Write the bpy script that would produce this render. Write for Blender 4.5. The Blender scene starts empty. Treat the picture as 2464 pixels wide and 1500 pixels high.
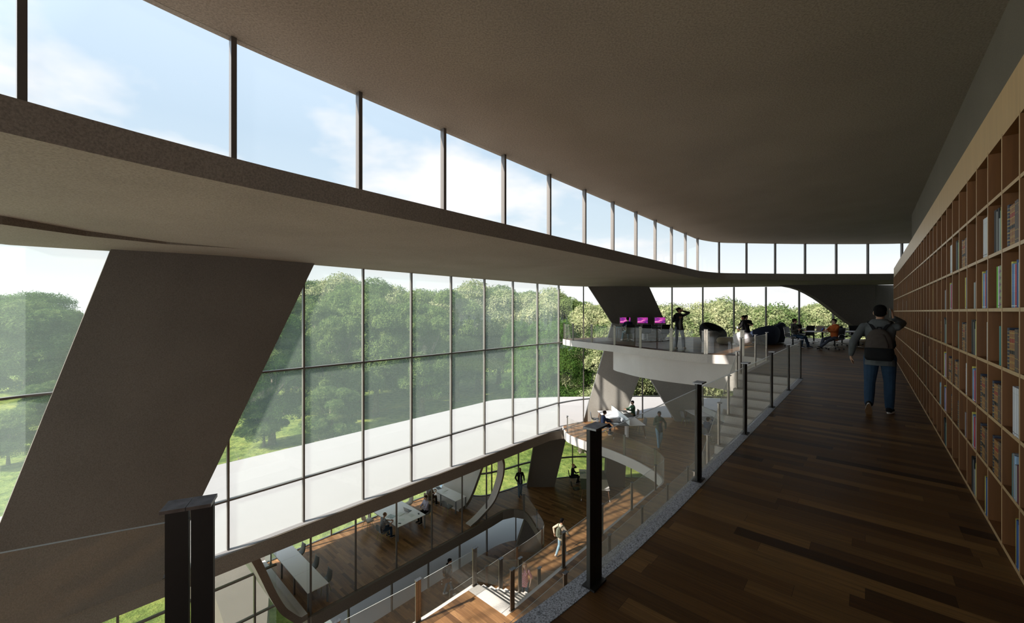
import bpy, bmesh, math, random
import numpy as np
from mathutils import Vector, Matrix, Quaternion
from mathutils.noise import noise as pnoise
C = bpy.context.scene.collection
F_PX, EYE = 958.0, 1.65
UX, UY = 0.6663, 0.7457          # direction of the corridor in plan
def ST(s, t, z=0.0):             # along the corridor, across it towards the glass front
    return Vector((UX*s - UY*t, UY*s + UX*t, z))
def ang_s(): return math.atan2(UY, UX)
L2, L3, L4, GR = -5.25, -10.0, -12.2, -14.0
SOF, LEDGE, CEIL = 3.22, 3.55, 5.07

# ---------------------------------------------------------------- materials
MATS = {}
def nmat(name):
    m = bpy.data.materials.new(name); m.use_nodes = True
    nt = m.node_tree; nt.nodes.clear()
    out = nt.nodes.new('ShaderNodeOutputMaterial')
    MATS[name] = m
    return m, nt, out
def N(nt, kind, **kw):
    n = nt.nodes.new(kind)
    for k, v in kw.items():
        if k.startswith('i_'): n.inputs[k[2:].replace('_', ' ')].default_value = v
        else: setattr(n, k, v)
    return n
def col4(c): return (c[0], c[1], c[2], 1.0)
def srgb(r, g, b):
    f = lambda v: (v/255/12.92) if v/255 <= 0.04045 else ((v/255+0.055)/1.055)**2.4
    return (f(r), f(g), f(b))
def flat(name, c, rough=0.5, metal=0.0, spec=0.5, noise=0.0, nscale=30.0, bump=0.0, emis=None, es=1.0):
    m, nt, out = nmat(name)
    b = N(nt, 'ShaderNodeBsdfPrincipled')
    b.inputs['Base Color'].default_value = col4(c); b.inputs['Roughness'].default_value = rough
    b.inputs['Metallic'].default_value = metal; b.inputs['Specular IOR Level'].default_value = spec
    if noise > 0 or bump > 0:
        tc = N(nt, 'ShaderNodeTexCoord'); ns = N(nt, 'ShaderNodeTexNoise')
        ns.inputs['Scale'].default_value = nscale; ns.inputs['Detail'].default_value = 4
        nt.links.new(tc.outputs['Object'], ns.inputs['Vector'])
        if noise > 0:
            mr = N(nt, 'ShaderNodeMapRange'); mr.inputs[1].default_value = 0.3; mr.inputs[2].default_value = 0.7
            mr.inputs[3].default_value = 1-noise; mr.inputs[4].default_value = 1+noise
            nt.links.new(ns.outputs['Fac'], mr.inputs[0])
            mx = N(nt, 'ShaderNodeVectorMath', operation='SCALE'); mx.inputs[0].default_value = c
            nt.links.new(mr.outputs[0], mx.inputs['Scale']); nt.links.new(mx.outputs[0], b.inputs['Base Color'])
        if bump > 0:
            bp = N(nt, 'ShaderNodeBump'); bp.inputs['Strength'].default_value = bump; bp.inputs['Distance'].default_value = 0.01
            nt.links.new(ns.outputs['Fac'], bp.inputs['Height']); nt.links.new(bp.outputs[0], b.inputs['Normal'])
    if emis:
        b.inputs['Emission Color'].default_value = col4(emis); b.inputs['Emission Strength'].default_value = es
    nt.links.new(b.outputs[0], out.inputs[0])
    return m

def concrete(name, c, speck=0.25, fine=55.0, rough=0.85, blot=0.08, bump=0.35):
    m, nt, out = nmat(name)
    b = N(nt, 'ShaderNodeBsdfPrincipled'); b.inputs['Roughness'].default_value = rough; b.inputs['Specular IOR Level'].default_value = 0.25
    tc = N(nt, 'ShaderNodeTexCoord')
    n1 = N(nt, 'ShaderNodeTexNoise'); n1.inputs['Scale'].default_value = fine; n1.inputs['Detail'].default_value = 3; n1.inputs['Roughness'].default_value = 0.7
    n2 = N(nt, 'ShaderNodeTexNoise'); n2.inputs['Scale'].default_value = 0.6; n2.inputs['Detail'].default_value = 3
    for n in (n1, n2): nt.links.new(tc.outputs['Object'], n.inputs['Vector'])
    m1 = N(nt, 'ShaderNodeMapRange'); m1.inputs[1].default_value = 0.33; m1.inputs[2].default_value = 0.62; m1.inputs[3].default_value = 1-speck; m1.inputs[4].default_value = 1+speck*0.45
    m2 = N(nt, 'ShaderNodeMapRange'); m2.inputs[1].default_value = 0.3; m2.inputs[2].default_value = 0.7; m2.inputs[3].default_value = 1-blot; m2.inputs[4].default_value = 1+blot
    nt.links.new(n1.outputs['Fac'], m1.inputs[0]); nt.links.new(n2.outputs['Fac'], m2.inputs[0])
    mu = N(nt, 'ShaderNodeMath', operation='MULTIPLY'); nt.links.new(m1.outputs[0], mu.inputs[0]); nt.links.new(m2.outputs[0], mu.inputs[1])
    sc = N(nt, 'ShaderNodeVectorMath', operation='SCALE'); sc.inputs[0].default_value = c
    nt.links.new(mu.outputs[0], sc.inputs['Scale']); nt.links.new(sc.outputs[0], b.inputs['Base Color'])
    bp = N(nt, 'ShaderNodeBump'); bp.inputs['Strength'].default_value = bump; bp.inputs['Distance'].default_value = 0.004
    nt.links.new(n1.outputs['Fac'], bp.inputs['Height']); nt.links.new(bp.outputs[0], b.inputs['Normal'])
    nt.links.new(b.outputs[0], out.inputs[0]); return m

def granite(name, c):
    m, nt, out = nmat(name)
    b = N(nt, 'ShaderNodeBsdfPrincipled'); b.inputs['Roughness'].default_value = 0.6
    tc = N(nt, 'ShaderNodeTexCoord')
    v = N(nt, 'ShaderNodeTexNoise'); v.inputs['Scale'].default_value = 130; v.inputs['Detail'].default_value = 2
    nt.links.new(tc.outputs['Object'], v.inputs['Vector'])
    cr = N(nt, 'ShaderNodeValToRGB'); cr.color_ramp.interpolation = 'CONSTANT'
    e = cr.color_ramp.elements; e[0].position = 0; e[0].color = col4([x*0.35 for x in c]); e[1].position = 0.42; e[1].color = col4([x*0.85 for x in c])
    e2 = e.new(0.5); e2.color = col4(c); e3 = e.new(0.6); e3.color = col4([min(1, x*1.35) for x in c])
    nt.links.new(v.outputs['Fac'], cr.inputs[0]); nt.links.new(cr.outputs[0], b.inputs['Base Color'])
    nt.links.new(b.outputs[0], out.inputs[0]); return m

def plank_floor(name, tones, rough=0.3, spec=0.22):
    m, nt, out = nmat(name)
    L = nt.links.new
    b = N(nt, 'ShaderNodeBsdfPrincipled'); b.inputs['Specular IOR Level'].default_value = spec
    tc = N(nt, 'ShaderNodeTexCoord'); mp = N(nt, 'ShaderNodeMapping')
    # u runs along the boards (across the corridor), v across them
    mp.inputs['Rotation'].default_value = (0, 0, -math.atan2(UX, -UY))
    L(tc.outputs['Object'], mp.inputs['Vector'])
    sp = N(nt, 'ShaderNodeSeparateXYZ'); L(mp.outputs[0], sp.inputs[0])
    def math_(op, a, bv=None):
        n = N(nt, 'ShaderNodeMath', operation=op)
        if hasattr(a, 'is_linked') or hasattr(a, 'links'): L(a, n.inputs[0])
        else: n.inputs[0].default_value = a
        if bv is not None:
            if hasattr(bv, 'links'): L(bv, n.inputs[1])
            else: n.inputs[1].default_value = bv
        return n.outputs[0]
    vr = math_('DIVIDE', sp.outputs[1], 0.127); row = math_('FLOOR', vr); fv = math_('FRACT', vr)
    wn = N(nt, 'ShaderNodeTexWhiteNoise', noise_dimensions='1D'); L(row, wn.inputs['W'])
    ur = math_('DIVIDE', sp.outputs[0], 1.12); off = math_('MULTIPLY', wn.outputs['Value'], 17.3); u2 = math_('ADD', ur, off)
    colm = math_('FLOOR', u2); fu = math_('FRACT', u2)
    cb = N(nt, 'ShaderNodeCombineXYZ'); L(row, cb.inputs[0]); L(colm, cb.inputs[1])
    w2 = N(nt, 'ShaderNodeTexWhiteNoise', noise_dimensions='2D'); L(cb.outputs[0], w2.inputs['Vector'])
    cr = N(nt, 'ShaderNodeValToRGB'); e = cr.color_ramp.elements
    e[0].position = 0; e[0].color = col4(tones[0]); e[1].position = 1; e[1].color = col4(tones[-1])
    for i, tcx in enumerate(tones[1:-1]):
        x = e.new((i+1)/(len(tones)-1)); x.color = col4(tcx)
    L(w2.outputs['Value'], cr.inputs[0])
    # grain
    gv = N(nt, 'ShaderNodeVectorMath', operation='MULTIPLY'); gv.inputs[1].default_value = (1.6, 42.0, 1.0); L(mp.outputs[0], gv.inputs[0])
    ga = N(nt, 'ShaderNodeVectorMath', operation='ADD'); L(gv.outputs[0], ga.inputs[0]); L(w2.outputs['Color'], ga.inputs[1])
    gs = N(nt, 'ShaderNodeVectorMath', operation='SCALE'); gs.inputs['Scale'].default_value = 9.0; L(w2.outputs['Color'], gs.inputs[0])
    L(gs.outputs[0], ga.inputs[1])
    g = N(nt, 'ShaderNodeTexNoise'); g.inputs['Scale'].default_value = 1.0; g.inputs['Detail'].default_value = 5; g.inputs['Roughness'].default_value = 0.65; g.inputs['Distortion'].default_value = 1.2
    L(ga.outputs[0], g.inputs['Vector'])
    mr = N(nt, 'ShaderNodeMapRange'); mr.inputs[1].default_value = 0.3; mr.inputs[2].default_value = 0.7; mr.inputs[3].default_value = 0.62; mr.inputs[4].default_value = 1.3
    L(g.outputs['Fac'], mr.inputs[0])
    # joints
    a1 = math_('MINIMUM', fv, math_('SUBTRACT', 1.0, fv)); j1 = math_('GREATER_THAN', a1, 0.010)
    a2 = math_('MINIMUM', fu, math_('SUBTRACT', 1.0, fu)); j2 = math_('GREATER_THAN', a2, 0.0016)
    jj = math_('MULTIPLY', j1, j2)
    jm = N(nt, 'ShaderNodeMapRange'); jm.inputs[3].default_value = 0.55; jm.inputs[4].default_value = 1.0; L(jj, jm.inputs[0])
    k = math_('MULTIPLY', mr.outputs[0], jm.outputs[0])
    sc = N(nt, 'ShaderNodeVectorMath', operation='SCALE'); L(cr.outputs[0], sc.inputs[0]); L(k, sc.inputs['Scale'])
    L(sc.outputs[0], b.inputs['Base Color'])
    rr = N(nt, 'ShaderNodeMapRange'); rr.inputs[1].default_value = 0.3; rr.inputs[2].default_value = 0.7; rr.inputs[3].default_value = rough-0.06; rr.inputs[4].default_value = rough+0.1
    L(g.outputs['Fac'], rr.inputs[0]); L(rr.outputs[0], b.inputs['Roughness'])
    bp = N(nt, 'ShaderNodeBump'); bp.inputs['Strength'].default_value = 0.25; bp.inputs['Distance'].default_value = 0.002
    L(k, bp.inputs['Height']); L(bp.outputs[0], b.inputs['Normal'])
    L(b.outputs[0], out.inputs[0]); return m

def ply(name, c, axis=2, rough=0.5, amt=0.2, fr=35.0):
    m, nt, out = nmat(name); L = nt.links.new
    b = N(nt, 'ShaderNodeBsdfPrincipled'); b.inputs['Roughness'].default_value = rough
    tc = N(nt, 'ShaderNodeTexCoord'); mp = N(nt, 'ShaderNodeMapping')
    s = [fr, fr, fr]; s[axis] = 1.5; mp.inputs['Scale'].default_value = s
    L(tc.outputs['Object'], mp.inputs['Vector'])
    g = N(nt, 'ShaderNodeTexNoise'); g.inputs['Scale'].default_value = 1.0; g.inputs['Detail'].default_value = 4; g.inputs['Distortion'].default_value = 0.6
    L(mp.outputs[0], g.inputs['Vector'])
    mr = N(nt, 'ShaderNodeMapRange'); mr.inputs[1].default_value = 0.3; mr.inputs[2].default_value = 0.7; mr.inputs[3].default_value = 1-amt; mr.inputs[4].default_value = 1+amt
    L(g.outputs['Fac'], mr.inputs[0])
    sc = N(nt, 'ShaderNodeVectorMath', operation='SCALE'); sc.inputs[0].default_value = c; L(mr.outputs[0], sc.inputs['Scale'])
    L(sc.outputs[0], b.inputs['Base Color']); L(b.outputs[0], out.inputs[0]); return m

def pane_mat(name, tint, veil, veilcol, refl=0.06, rough=0.0, fresnel=True, veilrefl=0.0, slant_haze=0.0):
    m, nt, out = nmat(name); L = nt.links.new
    tr = N(nt, 'ShaderNodeBsdfTransparent'); tr.inputs[0].default_value = col4(tint)
    cur = tr.outputs[0]
    if veil > 0:  # translucent veil colour stands in for hazy reflections on the glass
        tl = N(nt, 'ShaderNodeBsdfTranslucent'); tl.inputs[0].default_value = col4(veilcol)
        src = tl.outputs[0]
        if veilrefl > 0:
            df = N(nt, 'ShaderNodeBsdfDiffuse'); df.inputs[0].default_value = col4(veilcol)
            mm = N(nt, 'ShaderNodeMixShader'); mm.inputs[0].default_value = veilrefl
            L(tl.outputs[0], mm.inputs[1]); L(df.outputs[0], mm.inputs[2]); src = mm.outputs[0]
        mx = N(nt, 'ShaderNodeMixShader'); mx.inputs[0].default_value = veil
        if slant_haze > 0:      # pale haze at a slant, painted in for bright grazing reflections
            l2 = N(nt, 'ShaderNodeLayerWeight'); l2.inputs[0].default_value = 0.5
            p2 = N(nt, 'ShaderNodeMath', operation='POWER'); p2.inputs[1].default_value = 2.2; L(l2.outputs['Facing'], p2.inputs[0])
            m2 = N(nt, 'ShaderNodeMath', operation='MULTIPLY_ADD'); m2.inputs[1].default_value = slant_haze; m2.inputs[2].default_value = veil; L(p2.outputs[0], m2.inputs[0]); L(m2.outputs[0], mx.inputs[0])
        L(cur, mx.inputs[1]); L(src, mx.inputs[2]); cur = mx.outputs[0]
    if refl > 0:
        gl = N(nt, 'ShaderNodeBsdfGlossy'); gl.inputs[0].default_value = (1, 1, 1, 1); gl.inputs['Roughness'].default_value = rough
        lw = N(nt, 'ShaderNodeLayerWeight'); lw.inputs[0].default_value = 0.5
        pw = N(nt, 'ShaderNodeMath', operation='POWER'); pw.inputs[1].default_value = 5.0; L(lw.outputs['Facing'], pw.inputs[0])
        mf = N(nt, 'ShaderNodeMath', operation='MULTIPLY_ADD'); mf.inputs[1].default_value = 0.9*refl; mf.inputs[2].default_value = 0.04*refl; L(pw.outputs[0], mf.inputs[0])
        mx = N(nt, 'ShaderNodeMixShader'); L(mf.outputs[0], mx.inputs[0]); L(cur, mx.inputs[1]); L(gl.outputs[0], mx.inputs[2]); cur = mx.outputs[0]
    L(cur, out.inputs[0]); return m

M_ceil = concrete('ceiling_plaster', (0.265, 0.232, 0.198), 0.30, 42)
M_conc = concrete('grey_concrete', (0.55, 0.52, 0.50), 0.20, 60)
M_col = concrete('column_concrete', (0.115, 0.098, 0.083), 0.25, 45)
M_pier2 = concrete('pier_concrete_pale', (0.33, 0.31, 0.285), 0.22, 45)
M_band = concrete('band_concrete', (0.15, 0.125, 0.10), 0.30, 45)
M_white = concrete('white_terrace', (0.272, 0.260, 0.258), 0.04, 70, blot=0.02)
M_lowterr = concrete('terrace_lifted', (0.72, 0.74, 0.78), 0.04, 70, blot=0.02)  # terrace white raised in colour to offset the shade it lies in
M_drum = concrete('pale_plaster', (0.60, 0.575, 0.56), 0.05, 40)
M_wallr = concrete('wall_plaster', (0.175, 0.155, 0.128), 0.12, 60)
M_gran = granite('granite_edge', (0.40, 0.42, 0.47))
M_floor = plank_floor('walnut_planks', [(0.030, 0.014, 0.006), (0.135, 0.066, 0.022), (0.066, 0.030, 0.011), (0.205, 0.108, 0.036), (0.105, 0.050, 0.018)], 0.46, 0.10)
M_floor_lifted = plank_floor('walnut_planks_lifted', [(0.11, 0.055, 0.026), (0.26, 0.135, 0.060), (0.18, 0.090, 0.040), (0.34, 0.185, 0.085), (0.23, 0.115, 0.050)], 0.34)  # same planks, tones brightened to make up for missing light lower down
M_bounce = flat('bounce_white', (0.90, 0.89, 0.88), 0.9)  # white for the added sheets that bounce light under the slabs
M_post2 = flat('brushed_post', (0.24, 0.215, 0.19), 0.34, 0.75, noise=0.15, nscale=30)
M_black = flat('black_frame', (0.018, 0.014, 0.012), 0.35, 0.0)
M_post = flat('post_metal', (0.008, 0.0065, 0.006), 0.55, 0.0, noise=0.2, nscale=40)
M_cap = flat('cap_metal', (0.14, 0.14, 0.15), 0.42, 0.8, noise=0.35, nscale=25)
M_mull = flat('mullion_metal', (0.13, 0.118, 0.108), 0.38, 0.3)
M_tongue = concrete('tongue_concrete', (0.115, 0.10, 0.085), 0.2, 30)
M_glass = pane_mat('facade_glass', (0.955, 0.965, 0.96), 0.075, (0.66, 0.80, 0.73), 0.5)
M_clear = pane_mat('clear_glass', (0.975, 0.98, 0.975), 0.0, (1, 1, 1), 0.5)
M_clearst = pane_mat('clerestory_glass', (0.985, 0.99, 0.99), 0.01, (0.8, 0.9, 1.0), 0.3)
M_rail = pane_mat('rail_glass', (0.955, 0.955, 0.94), 0.018, (0.92, 0.90, 0.86), 0.4, 0.01, veilrefl=0.5, slant_haze=0.15)

M_gedge = flat('glass_edge', (0.42, 0.44, 0.43), 0.3)
# ---------------------------------------------------------------- mesh helpers
class MB:
    def __init__(self): self.v = []; self.f = []; self.mi = []
    def add(self, vs, fs, mi=0):
        o = len(self.v); self.v += [tuple(p) for p in vs]; self.f += [tuple(i+o for i in f) for f in fs]; self.mi += [mi]*len(fs); return self
    def box(self, c, size, rz=0.0, mi=0, rot=None):
        x, y, z = size[0]/2, size[1]/2, size[2]/2
        R = rot if rot is not None else Matrix.Rotation(rz, 3, 'Z')
        vs = [Vector(c) + R @ Vector(p) for p in ((-x,-y,-z),(x,-y,-z),(x,y,-z),(-x,y,-z),(-x,-y,z),(x,-y,z),(x,y,z),(-x,y,z))]
        return self.add(vs, [(0,3,2,1),(4,5,6,7),(0,1,5,4),(1,2,6,5),(2,3,7,6),(3,0,4,7)], mi)
    def bar(self, p, q, w, h, up=(0,0,1), mi=0, w2=None, h2=None):
        p, q = Vector(p), Vector(q); d = (q-p).normalized(); up = Vector(up)
        if abs(d.dot(up)) > 0.98: up = Vector((1,0,0))
        sx = d.cross(up).normalized(); sy = sx.cross(d).normalized()
        w2 = w if w2 is None else w2; h2 = h if h2 is None else h2
        vs = []
        for c, ww, hh in ((p, w, h), (q, w2, h2)):
            for a, b in ((-1,-1),(1,-1),(1,1),(-1,1)): vs.append(c + sx*a*ww/2 + sy*b*hh/2)
        return self.add(vs, [(0,3,2,1),(4,5,6,7),(0,1,5,4),(1,2,6,5),(2,3,7,6),(3,0,4,7)], mi)
    def tube(self, p, q, r, n=10, r2=None, mi=0, cap=True):
        p, q = Vector(p), Vector(q); d = (q-p).normalized(); up = Vector((0,0,1))
        if abs(d.dot(up)) > 0.95: up = Vector((1,0,0))
        sx = d.cross(up).normalized(); sy = sx.cross(d); r2 = r if r2 is None else r2
        vs = [p + (sx*math.cos(2*math.pi*i/n) + sy*math.sin(2*math.pi*i/n))*r for i in range(n)] + [q + (sx*math.cos(2*math.pi*i/n) + sy*math.sin(2*math.pi*i/n))*r2 for i in range(n)]
        fs = [(i, n+i, n+(i+1)%n, (i+1)%n) for i in range(n)]
        if cap: fs += [tuple(range(n)), tuple(range(2*n-1, n-1, -1))]
        return self.add(vs, fs, mi)
    def path(self, pts, r, n=8, mi=0):
        pts = [Vector(p) for p in pts]; rings = []
        for i, p in enumerate(pts):
            d = (pts[min(i+1, len(pts)-1)] - pts[max(i-1, 0)]).normalized(); up = Vector((0,0,1))
            if abs(d.dot(up)) > 0.95: up = Vector((1,0,0))
            sx = d.cross(up).normalized(); sy = sx.cross(d)
            rr = r[i] if isinstance(r, (list, tuple)) else r
            rings.append([p + (sx*math.cos(2*math.pi*k/n) + sy*math.sin(2*math.pi*k/n))*rr for k in range(n)])
        vs = [v for r_ in rings for v in r_]
        fs = [(a*n+k, (a+1)*n+k, (a+1)*n+(k+1)%n, a*n+(k+1)%n) for a in range(len(pts)-1) for k in range(n)]
        fs += [tuple(range(n)), tuple(range((len(pts))*n-1, (len(pts)-1)*n-1, -1))]
        return self.add(vs, fs, mi)
    def prism(self, poly, z0, z1, mi=0, side=None, top=None):
        n = len(poly); side = mi if side is None else side; top = mi if top is None else top
        area = sum(poly[i][0]*poly[(i+1)%n][1]-poly[(i+1)%n][0]*poly[i][1] for i in range(n))
        if area < 0: poly = list(reversed(poly))
        vs = [(p[0], p[1], z0) for p in poly] + [(p[0], p[1], z1) for p in poly]
        self.add(vs, [tuple(range(n-1, -1, -1))], mi)
        o = len(self.v) - 2*n
        self.f.append(tuple(o+n+i for i in range(n))); self.mi.append(top)
        for i in range(n): self.f.append((o+i, o+(i+1)%n, o+n+(i+1)%n, o+n+i)); self.mi.append(side)
        return self
    def wall(self, pts, z0, z1, th, mi=0, off=0.0):
        """a vertical sheet of thickness th along a plan path"""
        pts = [Vector((p[0], p[1])) for p in pts]; n = len(pts); A = []; B = []
        for i, p in enumerate(pts):
            d = (pts[min(i+1, n-1)] - pts[max(i-1, 0)]).normalized(); nn = Vector((-d.y, d.x))
            A.append(p + nn*(off+th/2)); B.append(p + nn*(off-th/2))
        fz = (lambda z, i: z[i] if isinstance(z, (list, tuple)) else z)
        vs = []
        for i in range(n): vs += [(A[i].x, A[i].y, fz(z0, i)), (B[i].x, B[i].y, fz(z0, i)), (B[i].x, B[i].y, fz(z1, i)), (A[i].x, A[i].y, fz(z1, i))]
        fs = []
        for i in range(n-1):
            a, b = 4*i, 4*(i+1)
            fs += [(a, b, b+1, a+1), (a+1, b+1, b+2, a+2), (a+2, b+2, b+3, a+3), (a+3, b+3, b, a)]
        fs += [(0, 1, 2, 3), (4*n-1, 4*n-2, 4*n-3, 4*n-4)]
        return self.add(vs, fs, mi)
    def lathe(self, prof, c=(0,0,0), n=24, mi=0, sx=1.0, sy=1.0):
        vs = []; m = len(prof)
        for r, z in prof:
            for k in range(n):
                a = 2*math.pi*k/n; vs.append((c[0]+r*sx*math.cos(a), c[1]+r*sy*math.sin(a), c[2]+z))
        fs = [(i*n+k, i*n+(k+1)%n, (i+1)*n+(k+1)%n, (i+1)*n+k) for i in range(m-1) for k in range(n)]
        fs += [tuple(range(n-1, -1, -1)), tuple((m-1)*n+k for k in range(n))]
        return self.add(vs, fs, mi)
    def mesh(self, name, mats, smooth=False):
        me = bpy.data.meshes.new(name); me.from_pydata(self.v, [], self.f)
        for m in (mats if isinstance(mats, (list, tuple)) else [mats]): me.materials.append(m)
        me.polygons.foreach_set('material_index', self.mi)
        bm = bmesh.new(); bm.from_mesh(me); bmesh.ops.recalc_face_normals(bm, faces=bm.faces); bm.to_mesh(me); bm.free()
        if smooth: me.polygons.foreach_set('use_smooth', [True]*len(me.polygons))
        me.update(); return me
    def build(self, name, mats, parent=None, smooth=False, bevel=0.0, subsurf=0, loc=None, rz=0.0):
        o = bpy.data.objects.new(name, self.mesh(name, mats, smooth)); C.objects.link(o)
        if parent is not None: o.parent = parent
        if loc is not None: o.location = loc; o.rotation_euler = (0, 0, rz)
        if bevel:
            b = o.modifiers.new('bevel', 'BEVEL'); b.width = bevel; b.segments = 2; b.limit_method = 'ANGLE'
        if subsurf:
            s = o.modifiers.new('sub', 'SUBSURF'); s.levels = subsurf; s.render_levels = subsurf
        return o
def tag(o, label=None, cat=None, group=None, kind=None):
    if label: o['label'] = label
    if cat: o['category'] = cat
    if group: o['group'] = group
    if kind: o['kind'] = kind
    return o
def root(name, loc, rz=0.0, label=None, cat=None, group=None, kind=None):
    o = bpy.data.objects.new(name, None); C.objects.link(o); o.empty_display_size = 0.2
    o.location = loc; o.rotation_euler = (0, 0, rz)
    return tag(o, label, cat, group, kind)
def dup(src, loc, rz=None, label=None, group=None, parent=None):
    def cp(o, par):
        c = o.copy(); C.objects.link(c); c.parent = par
        for ch in list(o.children): cp(ch, c)
        return c
    r = cp(src, parent); r.location = loc
    if rz is not None: r.rotation_euler = (0, 0, rz)
    if label: r['label'] = label
    if group: r['group'] = group
    return r
def catmull(pts, n=6, closed=False):
    pts = [Vector(p) for p in pts]; out = []; m = len(pts)
    for i in range(m-1 if not closed else m):
        p0 = pts[(i-1) % m] if (closed or i > 0) else pts[0]*2-pts[1]
        p1, p2 = pts[i % m], pts[(i+1) % m]
        p3 = pts[(i+2) % m] if (closed or i+2 < m) else pts[-1]*2-pts[-2]
        for k in range(n):
            t = k/n
            out.append(0.5*((2*p1) + (p2-p0)*t + (2*p0-5*p1+4*p2-p3)*t*t + (3*p1-p0-3*p2+p3)*t**3))
    if not closed: out.append(pts[-1])
    return out
def resample(pts, step):
    out = [Vector(pts[0])]; acc = 0.0
    for a, b in zip(pts[:-1], pts[1:]):
        a, b = Vector(a), Vector(b); L = (b-a).length
        while acc + L >= step:
            a = a + (b-a).normalized()*(step-acc); out.append(a.copy()); L = (b-a).length; acc = 0.0
        acc += L
    return out
# ================================================================ the building
def xy(l): return [Vector((a, b, 0)) for a, b in l]
def stp(l): return [ST(a, b) for a, b in l]
DIRS = ang_s()
# plan curves ------------------------------------------------------
end_glass = catmull([ST(-5.0, -12), ST(-5.0, -2), ST(-5.0, 2.5), ST(-4.85, 6.0), ST(-4.25, 9.2), ST(-3.1, 11.9), ST(-1.9, 13.35), ST(-0.6, 13.83)], 4)
facade_line = end_glass + [ST(s, 13.83) for s in np.arange(1.0, 18.6, 1.5)] + [ST(19.7, 13.80)]
far_pts = catmull([ST(18.0, 13.83), ST(19.7, 13.80), Vector((4.52, 24.95, 0)), Vector((7.3, 25.75, 0)), Vector((10.4, 25.9, 0)), Vector((12.4, 25.7, 0)), Vector((14.25, 25.4, 0)), Vector((16.05, 25.1, 0)), Vector((17.85, 24.7, 0)), Vector((19.6, 24.2, 0)), Vector((22.5, 23.0, 0)), Vector((25.5, 21.0, 0)), Vector((27.5, 18.0, 0))], 5)
i0 = min(range(len(far_pts)), key=lambda i: (far_pts[i]-ST(19.7, 13.8)).length)
front_glass = [p for p in facade_line[:-1]] + far_pts[i0:]
cl_far = catmull([ST(18.0, 5.93), ST(19.64, 5.93), Vector((10.2, 19.62, 0)), Vector((11.62, 19.85, 0)), Vector((13.2, 20.0, 0)), Vector((14.8, 20.1, 0)), Vector((16.36, 20.12, 0)), Vector((17.96, 20.1, 0)), Vector((19.6, 19.95, 0)), Vector((21.5, 19.4, 0)), Vector((24, 17.6, 0)), Vector((25.5, 15.0, 0))], 5)
j0 = min(range(len(cl_far)), key=lambda i: (cl_far[i]-ST(19.64, 5.93)).length)
cl_left = catmull([ST(-4.6, -12), ST(-4.6, -1), ST(-4.45, 1.2), ST(-3.9, 3.0), ST(-2.9, 4.5), ST(-1.7, 5.38), ST(-0.27, 5.72), ST(1.39, 5.91), ST(3.05, 5.93)], 4)
cl_curve = cl_left + [ST(s, 5.93) for s in np.arange(4.0, 19.0, 1.5)] + cl_far[j0:]

def struct(mb, name, mats, parent=None, **kw):
    o = mb.build(name, mats, parent, **kw)
    if parent is None: o['kind'] = 'structure'
    return o
# roof slab / ceiling
back = [ST(14, -14), ST(-9, -14)]
ceil_poly = [(p.x, p.y) for p in cl_curve] + [(25.5, 10), (20, 2), (ST(-9, -10)).to_tuple()[:2]]
# widen slightly beyond the glass
def offset_path(pts, d):
    out = []
    for i, p in enumerate(pts):
        t = (pts[min(i+1, len(pts)-1)]-pts[max(i-1, 0)]).normalized(); out.append(p + Vector((-t.y, t.x, 0))*d)
    return out
roof_edge = offset_path(cl_curve, 0.10)
struct(MB().prism([(p.x, p.y) for p in roof_edge] + [(25.8, 8), tuple(ST(19, -12))[:2]], CEIL, CEIL+0.45), 'ceiling', M_ceil)
# ledge slab between clerestory and main glass (its soffit, its inner edge)
inner = offset_path(cl_curve, -0.06)
outer = offset_path(front_glass, 0.12)
ledge_poly = [(p.x, p.y) for p in inner] + [(p.x, p.y) for p in reversed(outer)]
struct(MB().prism(ledge_poly, SOF, LEDGE), 'ceiling', M_ceil)
# lower, tapering outer strip of the soffit
tp = [ST(-3.6, 9.3), ST(-2.2, 10.0), ST(-0.7, 10.6), ST(0.25, 11.35), ST(1.5, 11.8), ST(3.0, 11.65)]
to = [ST(3.0, 13.95), ST(1.5, 13.95), ST(0.2, 13.9), ST(-0.8, 13.75), ST(-2.2, 12.9), ST(-3.5, 11.2)]
m = MB(); n_ = len(tp)
drop = [0.20, 0.17, 0.14, 0.10, 0.05, 0.0]
vs = []
for i in range(n_):
    a, b = tp[i], to[n_-1-i]
    vs += [(a.x, a.y, SOF+0.02), (b.x, b.y, SOF+0.02), (b.x, b.y, SOF-drop[i]), (a.x, a.y, SOF-drop[i])]
fs = []
for i in range(n_-1):
    a, b = 4*i, 4*i+4; fs += [(a, b, b+1, a+1), (a+1, b+1, b+2, a+2), (a+2, b+2, b+3, a+3), (a+3, b+3, b, a)]
m.add(vs, fs + [(0, 1, 2, 3), (4*n_-1, 4*n_-2, 4*n_-3, 4*n_-4)]); m.mi = [1 if q % 4 == 3 and q < 4*(n_-1) else 0 for q in range(len(m.mi))]
struct(m, 'trim_1', [M_ceil, M_band])  # inner vertical face coloured darker to put it in shade

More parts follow.
